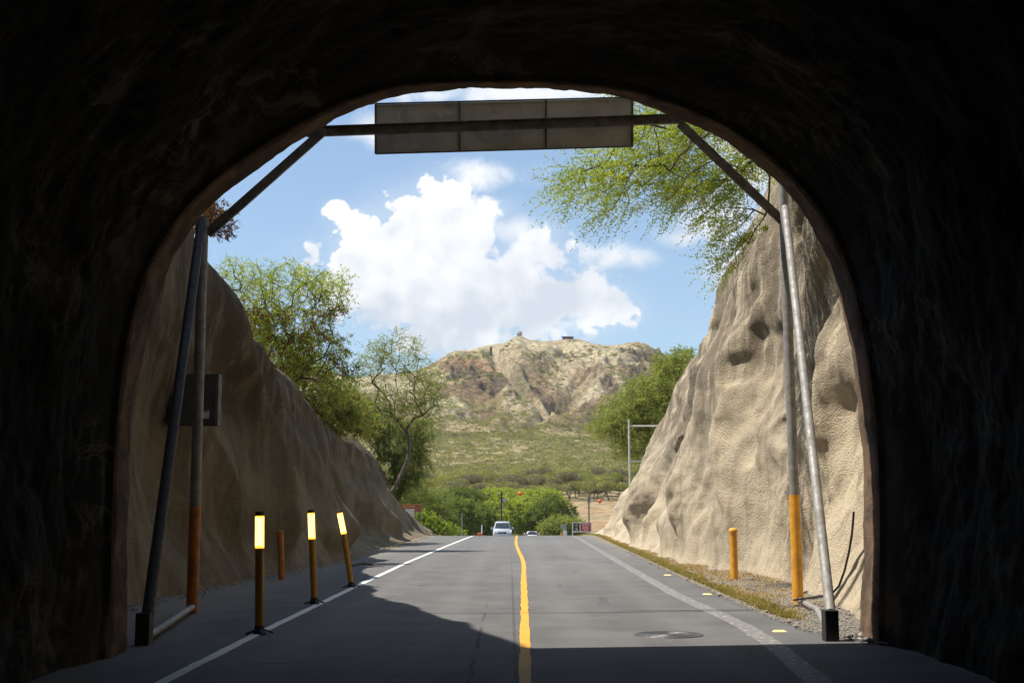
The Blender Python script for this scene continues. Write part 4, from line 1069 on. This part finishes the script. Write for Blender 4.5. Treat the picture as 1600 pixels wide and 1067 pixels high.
# ------------------------------------------------------------------ vehicles
def vehicle(name, label, cat, loc, rz, W, Hh, Ln, paint, rear=False):
    """body lofted from side-profile stations; local -y is the end facing the camera"""
    root = thing(name, label, cat, loc, None, rz)
    # stations along y: (y, z_low, belt z, roof z, half width low, half width at belt, half width roof)
    hw = W / 2
    if not rear:   # van front: short bonnet, raked screen, long roof
        st = [(-Ln / 2, .38, .62, .70, .80, .80, .70), (-Ln / 2 + .10, .28, .85, .92, .95, .95, .84), (-Ln / 2 + .55, .24, .98, 1.03, 1.0, 1.0, .86), (-Ln / 2 + 1.05, .24, 1.08, 1.12, 1.0, 1.0, .86), (-Ln / 2 + 1.75, .24, 1.10, Hh - .08, 1.0, 1.0, .74), (-Ln / 2 + 2.2, .24, 1.10, Hh, 1.0, 1.0, .76), (Ln / 2 - .5, .24, 1.10, Hh, 1.0, 1.0, .76), (Ln / 2 - .05, .28, 1.1, Hh - .12, .97, .97, .72)]
    else:          # estate tail: near vertical tailgate
        st = [(-Ln / 2, .35, .70, .80, .92, .92, .80), (-Ln / 2 + .06, .28, .95, 1.02, .98, .98, .86), (-Ln / 2 + .45, .25, .98, Hh - .05, 1.0, 1.0, .72), (-Ln / 2 + .8, .25, .98, Hh, 1.0, 1.0, .74), (.3, .25, .96, Hh, 1.0, 1.0, .74), (1.1, .25, .95, 1.0, 1.0, 1.0, .86), (Ln / 2 - .25, .28, .80, .85, .95, .95, .82), (Ln / 2, .38, .6, .65, .8, .8, .7)]
    V = []; Fc = []
    n = 12
    for (y, zl, zb, zr, a, b, c) in st:
        ring = [(-hw * a * .93, zl), (-hw * a, zl + .15), (-hw * b, zb - .12), (-hw * b * .985, zb), (-hw * c, zr - .10), (-hw * c * .88, zr)]
        ring += [(-x, z) for (x, z) in ring[::-1]]
        V += [(x, y, z) for (x, z) in ring]
    for i in range(len(st) - 1):
        for k in range(n): Fc.append((i * n + k, i * n + (k + 1) % n, (i + 1) * n + (k + 1) % n, (i + 1) * n + k))
    Fc += [tuple(range(n)), tuple(range((len(st) - 1) * n, len(st) * n))[::-1]]
    MB().add(V, Fc).build('body', paint, root, True, 50)
    f0, f1 = (st[3], st[4]) if not rear else (st[1], st[2])
    def quad(y0, z0, x0, y1, z1, x1, off, name_, m):
        n_ = Vector((0, -(z1 - z0), (y1 - y0))).normalized() * off
        if n_.y > 0: n_ = -n_
        v = [Vector((-x0, y0, z0)) + n_, Vector((x0, y0, z0)) + n_, Vector((x1, y1, z1)) + n_, Vector((-x1, y1, z1)) + n_]
        v += [p - n_ * 1.5 for p in v]
        return MB().add(v, [(0, 1, 2, 3), (7, 6, 5, 4), (0, 4, 5, 1), (1, 5, 6, 2), (2, 6, 7, 3), (3, 7, 4, 0)]).build(name_, m, root)
    quad(f0[0] + .06, f0[3] + .03, hw * .80, f1[0] - .05, f1[3] - .07, hw * .66, .03, 'windscreen' if not rear else 'rear_window', M['glass'])
    for s in (-1, 1):
        # side windows
        yA, yB = (st[4][0] + .1, st[7][0] - .35) if not rear else (st[2][0] + .15, 0.25)
        zA, zB = 1.12 if not rear else 1.0, Hh - .16
        xA, xB = hw * .985, hw * .79
        v = [(s * (xA + .004), yA, zA), (s * (xA + .004), yB, zA), (s * (xB + .012), yB - .1, zB), (s * (xB + .012), yA + .15, zB)]
        v += [(p[0] - s * .03, p[1], p[2]) for p in v]
        MB().add(v, [(0, 1, 2, 3), (7, 6, 5, 4), (0, 4, 5, 1), (1, 5, 6, 2), (2, 6, 7, 3), (3, 7, 4, 0)]).build('side_window', M['glass'], root)
        for yy in (-Ln / 2 + .85, Ln / 2 - .85):
            b = MB(); b.add([], [])
            r = .34
            V = []; k = 20
            prof = [(.20, -.11), (.30, -.11), (r, -.07), (r, .07), (.30, .11), (.20, .11)]
            for (rr, xx) in prof:
                for q in range(k): V.append((s * (hw - .10) + xx, yy + rr * math.cos(q * 2 * math.pi / k), .33 + rr * math.sin(q * 2 * math.pi / k)))
            Fw = [(i * k + q, i * k + (q + 1) % k, (i + 1) * k + (q + 1) % k, (i + 1) * k + q) for i in range(5) for q in range(k)]
            w = MB().add(V, Fw).build('wheel', M['tyre'], root, True)
            V = []
            for (rr, xx) in [(.001, .06), (.10, .07), (.20, .09), (.20, -.09), (.001, -.06)]:
                for q in range(k): V.append((s * (hw - .10) + xx, yy + rr * math.cos(q * 2 * math.pi / k), .33 + rr * math.sin(q * 2 * math.pi / k)))
            MB().add(V, [(i * k + q, i * k + (q + 1) % k, (i + 1) * k + (q + 1) % k, (i + 1) * k + q) for i in range(4) for q in range(k)]).build('rim', M['chrome'], w, True)
        # mirrors
        ym = st[4][0] - .35 if not rear else .75
        MB().box((s * (hw + .13), ym, 1.18), (.20, .12, .22), None, .03).build('mirror', paint, root, True)
        MB().box((s * (hw + .02), ym + .02, 1.14), (.10, .05, .05)).build('mirror_arm', M['black'], root)
        if not rear:
            MB().box((s * hw * .70, -Ln / 2 + .09, .76), (.34, .16, .17), None, .04).build('headlight', M['lamp'], root, True)
        else:
            MB().box((s * hw * .86, -Ln / 2 + .12, 1.02), (.15, .20, .42), None, .03).build('tail_light', M['redlamp'], root, True)
    if not rear:
        MB().box((0, -Ln / 2 + .045, .74), (W * .44, .12, .16), None, .03).build('grille', M['black'], root)
        MB().box((0, -Ln / 2 - .02, .74), (.12, .03, .12), None, .01).build('emblem', M['chrome'], root)
        MB().box((0, -Ln / 2 + .02, .42), (W * .80, .14, .20), None, .05).build('bumper', paint, root, True)
        MB().box((0, -Ln / 2 - .06, .45), (.32, .02, .15)).build('number_plate', M['signwhite'], root)
        MB().box((0, st[4][0] - .28, Hh - .33), (.22, .03, .07)).build('rear_view_mirror', M['black'], root)
        for s in (-1, 1): MB().bar((s * .1, st[3][0] + .02, 1.17), (s * .1 + .55, st[3][0] + .12, 1.27), .02, .02).build('wiper', M['black'], root)
    else:
        MB().box((0, -Ln / 2 + .02, .45), (W * .86, .16, .26), None, .05).build('bumper', paint, root, True)
        MB().box((0, -Ln / 2 - .05, .66), (.32, .02, .15)).build('number_plate', M['signwhite'], root)
        MB().box((0, st[2][0] - .03, Hh - .02), (.9, .12, .05), None, .01).build('brake_light', M['redlamp'], root)
        for s in (-1, 1): MB().bar((s * hw * .62, -.9, Hh + .05), (s * hw * .62, .2, Hh + .05), .03, .04).build('roof_rail', M['black'], root)
    return root
p = at(785, 820, 132)
vehicle('minivan', 'silver minivan coming over the crest towards the tunnel in the left lane', 'minivan', (p.x, 132, float(zroad(132))), 0, 1.95, 1.86, 4.9, M['vanpaint'])
p = at(831, 830, 178)
vehicle('estate_car', 'small white car with red tail lights driving away beyond the crest', 'car', (p.x, 178, float(zroad(178))), 0, 1.80, 1.52, 4.4, M['carpaint'], True)

# ------------------------------------------------------------------ signs, poles, frames beyond the crest
def post_thing(name, label, cat, px, top, Y, r, m, extra=None, group=None, base_z=None):
    p = at(px, top, Y); gb = (float(zroad(Y)) if Y < 200 else float(gz(p.x, Y))) if base_z is None else base_z
    root = thing(name, label, cat, (p.x, Y, gb), group)
    MB().tube([(0, 0, -.3), (0, 0, p.z - gb)], [r, r * .85], 10).build('post', m, root, True)
    if extra: extra(root, p.z - gb)
    return root
def ex_util(root, h):
    MB().bar((-.55, -.1, h - .45), (.55, -.1, h - .45), .08, .08).build('crossarm', M['wood'], root)
    MB().bar((-.40, -.1, h - .9), (.40, -.1, h - .9), .08, .08).build('crossarm', M['wood'], root)
    for x in (-.5, .5): MB().lathe([(.05, h - .41), (.07, h - .36), (.04, h - .30), (.06, h - .26), (.03, h - .22)], 10, (x, -.1, 0)).build('insulator', M['palepole'], root, True)
    MB().box((.42, -.14, h - 1.15), (.62, .05, .42), None, .01).build('notice_board', M['grey'], root)
    MB().box((.42, -.17, h - 1.15), (.40, .02, .10)).build('notice_print', M['signwhite'], root)
post_thing('utility_pole', 'dark wooden utility pole with a small grey board, behind the silver minivan', 'pole', 783.5, 767, 165, .13, M['wood'], ex_util)
def ex_brown(root, h):
    MB().box((-.0, -.03, h - .35), (.42, .04, .55), None, .01).build('plate', M['grey'], root)
post_thing('sign_post', 'slim brown post in front of the sand field, rising behind the right wall foot', 'post', 920, 777, 150, .09, M['wood'], ex_brown)
post_thing('marker_pole', 'slim pale grey pole among the bushes left of the minivan', 'post', 722, 801, 128, .045, M['grey'])
def ex_cone(root, h):
    MB().lathe([(.20, 0), (.20, .04), (.13, .05), (.04, .55), (.03, .6)], 14, (.05, -.15, 0)).build('cone', M['ball'], root, True)
post_thing('marker_pole', 'short white pole with an orange foot by the crest, left of the minivan', 'post', 753, 820, 118, .06, M['signwhite'], lambda r_, h: (MB().box((-.18, -.1, h - 1.0), (.5, .2, .5), None, .05).build('orange_foot', M['ball'], r_)))
# small grey notice on white post
def ex_notice(root, h):
    MB().box((0, -.08, h - .28), (.55, .04, .62), None, .01).build('notice', M['grey'], root)
    MB().box((.12, -.16, h - 1.25), (.42, .12, 1.1), None, .02).build('white_box', M['signwhite'], root)
    MB().box((-.28, -.16, h - 1.35), (.26, .12, .9), None, .02).build('yellow_box', M['orange'], root)
post_thing('notice_post', 'small grey notice over a white and yellow box right of the white car', 'notice', 881, 819, 140, .04, M['grey'], ex_notice)
# framed board
def build_board():
    Y = 120; a = at(894.5, 816, Y); b = at(924, 837, Y); gb = float(zroad(Y))
    w = b.x - a.x; root = thing('notice_board', 'white-framed board with a green and a red panel at the foot of the right wall', 'sign', (a.x, Y, gb))
    top = a.z - gb; bot = at(895, 830.5, Y).z - gb
    for x in (0, w): MB().box((x, 0, top / 2), (.07, .07, top)).build('leg', M['signwhite'], root)
    f = MB(); f.bar((0, -.02, top), (w, -.02, top), .07, .07); f.bar((0, -.02, bot), (w, -.02, bot), .07, .07); f.build('frame', M['signwhite'], root)
    MB().box((w / 2, .02, (top + bot) / 2), (w - .05, .03, top - bot - .05)).build('backing', M['signwhite'], root)
    g = MB().box((w * .21, -.01, (top + bot) / 2), (w * .34, .03, (top - bot) * .86)).build('green_panel', M['signgreen'], root)
    r_ = MB().box((w * .70, -.01, (top + bot) / 2), (w * .54, .03, (top - bot) * .86)).build('red_panel', M['signred'], root)
    H_ = top - bot
    MB().box((w * .21, -.035, bot + H_ * .72), (.16, .015, .12), None, .03).build('emblem', M['signwhite'], g)
    for zz, ww in ((.42, .28), (.28, .36), (.16, .30)): MB().box((w * .21, -.032, bot + H_ * zz), (ww * .6, .01, .045)).build('print_line', M['signwhite'], g)
    for zz, ww in ((.82, .62), (.66, .70), (.50, .5), (.34, .66), (.2, .4)):
        for q in range(3): MB().box((w * .70 + (q - 1) * ww * .34, -.032, bot + H_ * zz), (ww * .27, .01, .055)).build('print_word', M['signwhite'], r_)
build_board()
def build_brownsign():
    Y = 130; a = at(624, 787.5, Y); b = at(659, 800, Y); gb = float(zroad(Y)) - .1
    root = thing('roadside_sign', 'brown-red rectangular sign with orange lettering past the end of the left wall', 'sign', (a.x, Y, gb))
    w = b.x - a.x; zt = a.z - gb; zb = b.z - gb
    pn = MB().box((w / 2, 0, (zt + zb) / 2), (w, .04, zt - zb), None, .01).build('panel', M['signbrown'], root)
    e = MB()
    for z in (zt - .03, zb + .03): e.bar((.02, -.026, z), (w - .02, -.026, z), .012, .025)
    for x in (.03, w - .03): e.bar((x, -.026, zb + .05), (x, -.026, zt - .05), .025, .012)
    e.build('border', M['signorange'], pn)
    # two short illegible words
    x = .42
    for wd in (6, 7):
        for q in range(wd):
            MB().box((x, -.03, zt - .24), (.062, .012, .13 if q % 3 else .15)).build('letter', M['signorange'], pn); x += .085
        x += .09
    for xx in (.10, w - .08): MB().box((xx, .04, zb / 2), (.07, .05, zb)).build('leg', M['grey'], root)
build_brownsign()
def build_kiosk():
    Y = 128; a = at(634, 796, Y); b = at(647, 812, Y)
    gb = float(zroad(Y)); xw = a.x
    root = thing('utility_box', 'pale grey utility box below the brown sign at the wall end', 'utility box', ((a.x + b.x) / 2, Y, gb))
    w = b.x - a.x; h = a.z - gb
    MB().box((0, 0, h / 2), (w, .5, h), None, .02).build('case', M['palepole'], root)
    MB().box((0, -.02, h + .03), (w + .1, .6, .06), None, .01).build('lid', M['palepole'], root)
    MB().box((w * .32, -.26, h * .75), (.12, .03, .22)).build('vent', M['darkmetal'], root)
build_kiosk()
def build_cable2():
    Y = 170
    A, B, C = at(783.5, 770, 165), at(813, 771, 178), at(937, 783, 190); D = at(1000, 790, 200)
    pts = []
    K = [A, at(797, 771.5, 171), B, at(850, 777, 182), at(895, 781, 186), C, at(960, 786, 195), D, at(1100, 780, 215)]
    root = thing('overhead_cable', 'thin overhead cable with two orange marker balls beyond the crest', 'cable', tuple(A))
    MB().tube([p - A for p in K], .018, 6).build('wire', M['black'], root, True)
    for p in (B, C):
        MB().lathe([(.30 * math.sin(math.pi * i / 10) + .001, -.30 * math.cos(math.pi * i / 10)) for i in range(11)], 16, p - A).build('marker_ball', M['ball'], root, True)
build_cable2()
def build_pipeframe():
    Y = 74
    A = at(982.5, 655, Y); B = at(983.5, 721, Y); 
    gb = 2.2
    root = thing('empty_pipe_rack', 'empty pale pipe frame standing on the slope of the right wall', 'pipe frame', (B.x, Y, B.z - 1.4))
    O = Vector(root.location)
    x2 = at(1037, 655, Y).x
    MB().tube([(0, 0, .0), A - O], .055, 10).build('post', M['palepole'], root, True)
    MB().tube([(x2 - O.x, 0, .0), (x2 - O.x, 0, at(1037, 652, Y).z - O.z)], .055, 10).build('post', M['palepole'], root, True)
    for r_ in (665.5, 720.5):
        z = at(983, r_, Y).z - O.z; MB().tube([(0, 0, z), (x2 - O.x, 0, z)], .045, 10).build('rail', M['palepole'], root, True)
    MB().tube([(x2 - O.x, .05, at(1030, 708, Y).z - O.z), (at(1018, 698, Y).x - O.x, .05, at(1018, 698, Y).z - O.z)], .04, 8).build('strut', M['palepole'], root, True)
build_pipeframe()
# slender pale posts on the slopes and floor
def slope_point(px, py):
    d = ray(px, py); t = 120.0
    while t < 1400:
        p = Vector((0, 0, EYE)) + d * t
        if p.z < float(gz(p.x, p.y)): return p
        t += 2.0
    return Vector((0, 0, EYE)) + d * 1100
lbl = ['pale pole high on the mountain slope below the summit', 'pale pole halfway up the mountain slope, right of the ravine', 'pale pole on the left mid slope of the mountain', 'pale pole at the foot of the mountain slope, centre',
       'short pale post in scrub on the crater floor, leftmost', 'short pale post in scrub on the crater floor, upper right', 'taller pale post in scrub on the crater floor, lower right']
for (px, a, b), lb in zip([(848, 557, 568), (868.5, 608, 620), (793, 631, 647), (835, 687, 700), (775.5, 729, 737), (909, 719, 728), (920, 736, 748)], lbl):
    p = slope_point(px, b); h = (b - a) / F * p.y
    root = thing('pale_post', lb, 'post', p, 'pale posts on the crater floor and slopes')
    MB().tube([(0, 0, -3), (0, 0, h)], [.30 * p.y / 1000 + .12, .22 * p.y / 1000 + .1], 8).build('post', M['palepole'], root, True)
# lookout shelters on the rim
def rimtop(px):
    x = (px - 796) / F * 1128; ys = np.arange(1060, 1160, 2.0); z = gz(np.full_like(ys, x), ys); i = int(np.argmax((z - EYE) / ys)); return Vector((x, ys[i], z[i]))
p = rimtop(812); root = thing('lookout_platform', 'tiny pale lookout platform on the highest point of the mountain', 'lookout', p)
MB().box((0, 0, 1.0), (5, 4, 2.0), None, .2).build('platform', M['concrete'], root)
MB().box((.8, 0, 2.6), (2.0, 2, 1.3), None, .1).build('shelter', M['darkconc'], root)
for x in (-2.2, -1.2, 2.2): MB().box((x, -1.7, 2.5), (.2, .2, 1.1)).build('railing_post', M['concrete'], root)
MB().bar((-2.3, -1.7, 3.05), (2.4, -1.7, 3.05), .2, .2).build('railing', M['concrete'], root)
p = rimtop(889); root = thing('hilltop_bunker', 'low dark bunker on the rim right of the summit', 'bunker', p)
MB().box((0, 0, .0), (9.5, 5, 2.2), None, .3).build('block', M['darkconc'], root)
MB().box((-.3, 0, 1.35), (11, 6, .6), None, .1).build('roof_slab', M['darkconc'], root)
MB().box((0, -2.55, .5), (6, .2, .4)).build('window_slot', M['black'], root)
p = slope_point(767, 554); root = thing('ridge_shelter', 'small grey upright slab shelter on the left part of the rim', 'shelter', p)
MB().box((0, 0, 3.0), (2.2, 2, 7.5), None, .1).build('slab', M['darkconc'], root)
MB().box((-1.9, 0, 1.0), (2.0, 2, 3.0), None, .1).build('annex', M['concrete'], root)

# ------------------------------------------------------------------ small stuff on the verge
def stones():
    rg = np.random.default_rng(31); N = 5200
    y = 15.2 + 34 * rg.random(N) ** 2.0; u = rg.random(N)
    xl = EDGE_R(y) - .15; xr = RX(y) + .3; x = xl + (xr - xl) * u ** 1.1
    s = rg.uniform(.008, .026, N) * np.where(rg.random(N) < .03, 2.8, 1)
    oct_ = np.array([(1, 0, 0), (0, 1, 0), (-1, 0, 0), (0, -1, 0), (0, 0, .7), (0, 0, -.5)], float)
    V = oct_[None] * s[:, None, None] * rg.uniform(.6, 1.3, (N, 6, 3)); a = rg.uniform(0, 6.28, N)
    c, si = np.cos(a)[:, None], np.sin(a)[:, None]
    V = np.stack([V[..., 0] * c - V[..., 1] * si, V[..., 0] * si + V[..., 1] * c, V[..., 2]], -1)
    V += np.stack([x, y, zroad(y) + .02 + .07 * (x - xl) / (7.8 - xl) + s * .3], -1)[:, None]
    f = np.array([(0, 1, 4), (1, 2, 4), (2, 3, 4), (3, 0, 4), (1, 0, 5), (2, 1, 5), (3, 2, 5), (0, 3, 5)])
    Fc = (f[None] + (np.arange(N) * 6)[:, None, None]).reshape(-1, 3)
    stuff(mesh_np('loose_gravel', V.reshape(-1, 3), Fc, M['stone']))
    # debris at the foot of the left wall
    N = 900; y = 20 + 60 * rg.random(N) ** 1.4; x = -(LX(y) - np.abs(rg.normal(size=N)) * .28 + .1); s = rg.uniform(.008, .035, N)
    V = oct_[None] * s[:, None, None] * rg.uniform(.6, 1.3, (N, 6, 3)) + np.stack([x, y, zroad(y) + s * .3], -1)[:, None]
    Fc = (f[None] + (np.arange(N) * 6)[:, None, None]).reshape(-1, 3)
    stuff(mesh_np('wall_foot_rubble', V.reshape(-1, 3), Fc, M['stone']))
stones()
def grass():
    rg = np.random.default_rng(33)
    def blades(N, y, x, h, name, m):
        ax = norm(np.stack([rg.normal(size=N) * .45, rg.normal(size=N) * .45, np.ones(N)], 1))
        b = np.stack([x, y, zroad(y) + .01 + .03 * np.clip(x - 4, 0, 3)], 1)
        V, Fc = leaf_tris(b, ax, h, .016, rg); stuff(mesh_np(name, V, Fc, M[m]))
    N = 26000; y = 18.5 + 80 * rg.random(N) ** 1.25; n = fbm(y * .5, y * 0, seed=5, o=3)
    x = EDGE_R(y) + .05 + np.abs(rg.normal(size=N)) * (.16 + .12 * n) ; blades(N, y, x, .075, 'verge_grass', 'grass')
    N = 22000; y = 22 + 78 * rg.random(N) ** 1.2; x = EDGE_R(y) + .3 + (RX(y) - EDGE_R(y) - .1) * rg.random(N)
    k = fbm(x * 1.1, y * .8, seed=6, o=3) > -.1; blades(int(k.sum()), y[k], x[k], .06, 'dry_verge_grass', 'drygrass')
    N = 2500; y = 24 + 75 * rg.random(N); x = -(LX(y) - rg.random(N) * .35); k = fbm(x, y * .7, seed=8, o=2) > .05; blades(int(k.sum()), y[k], x[k], .07, 'wall_foot_grass', 'drygrass')
grass()
# fallen sticks by the right post
rgk = random.Random(4)
for i, (a, b, c, d) in enumerate([(1262, 934, 1300, 930), (1255, 926, 1272, 923)]):
    A, B = onroad(a, b, .08), onroad(c, d, .09)
    o = MB().tube([A, (A + B) / 2 + Vector((0, .05, .02)), B], [.02, .016, .008], 7).build('fallen_stick', M['bark'], None, True)
    tag(o, ['longer dead stick lying on the gravel behind the right post', 'shorter dead stick lying against the foot of the right wall'][i], 'stick')
o = MB().tube([onroad(548, 884, .04), onroad(566, 880, .10), onroad(588, 883, .05), onroad(600, 885, .02)], [.03, .035, .025, .01], 7).build('fallen_branch', M['bark'], None, True)
tag(o, 'curved dead branch lying at the foot of the left wall past the reflective posts', 'branch')

def build_haze():
    m = bpy.data.materials.new('thin_air_haze'); m.use_nodes = True; t = NT(m.node_tree); m.node_tree.nodes.clear()
    o_ = t.new('ShaderNodeOutputMaterial'); v = t.new('ShaderNodeVolumePrincipled'); t.l.new(v.outputs[0], o_.inputs['Volume'])
    v.inputs['Color'].default_value = (.86, .92, 1.0, 1); v.inputs['Density'].default_value = .00007
    o = MB().box((0, 1250, 205), (5600, 2900, 430)).build('haze', m); o['kind'] = 'stuff'
build_haze()
bpy.context.view_layer.update()
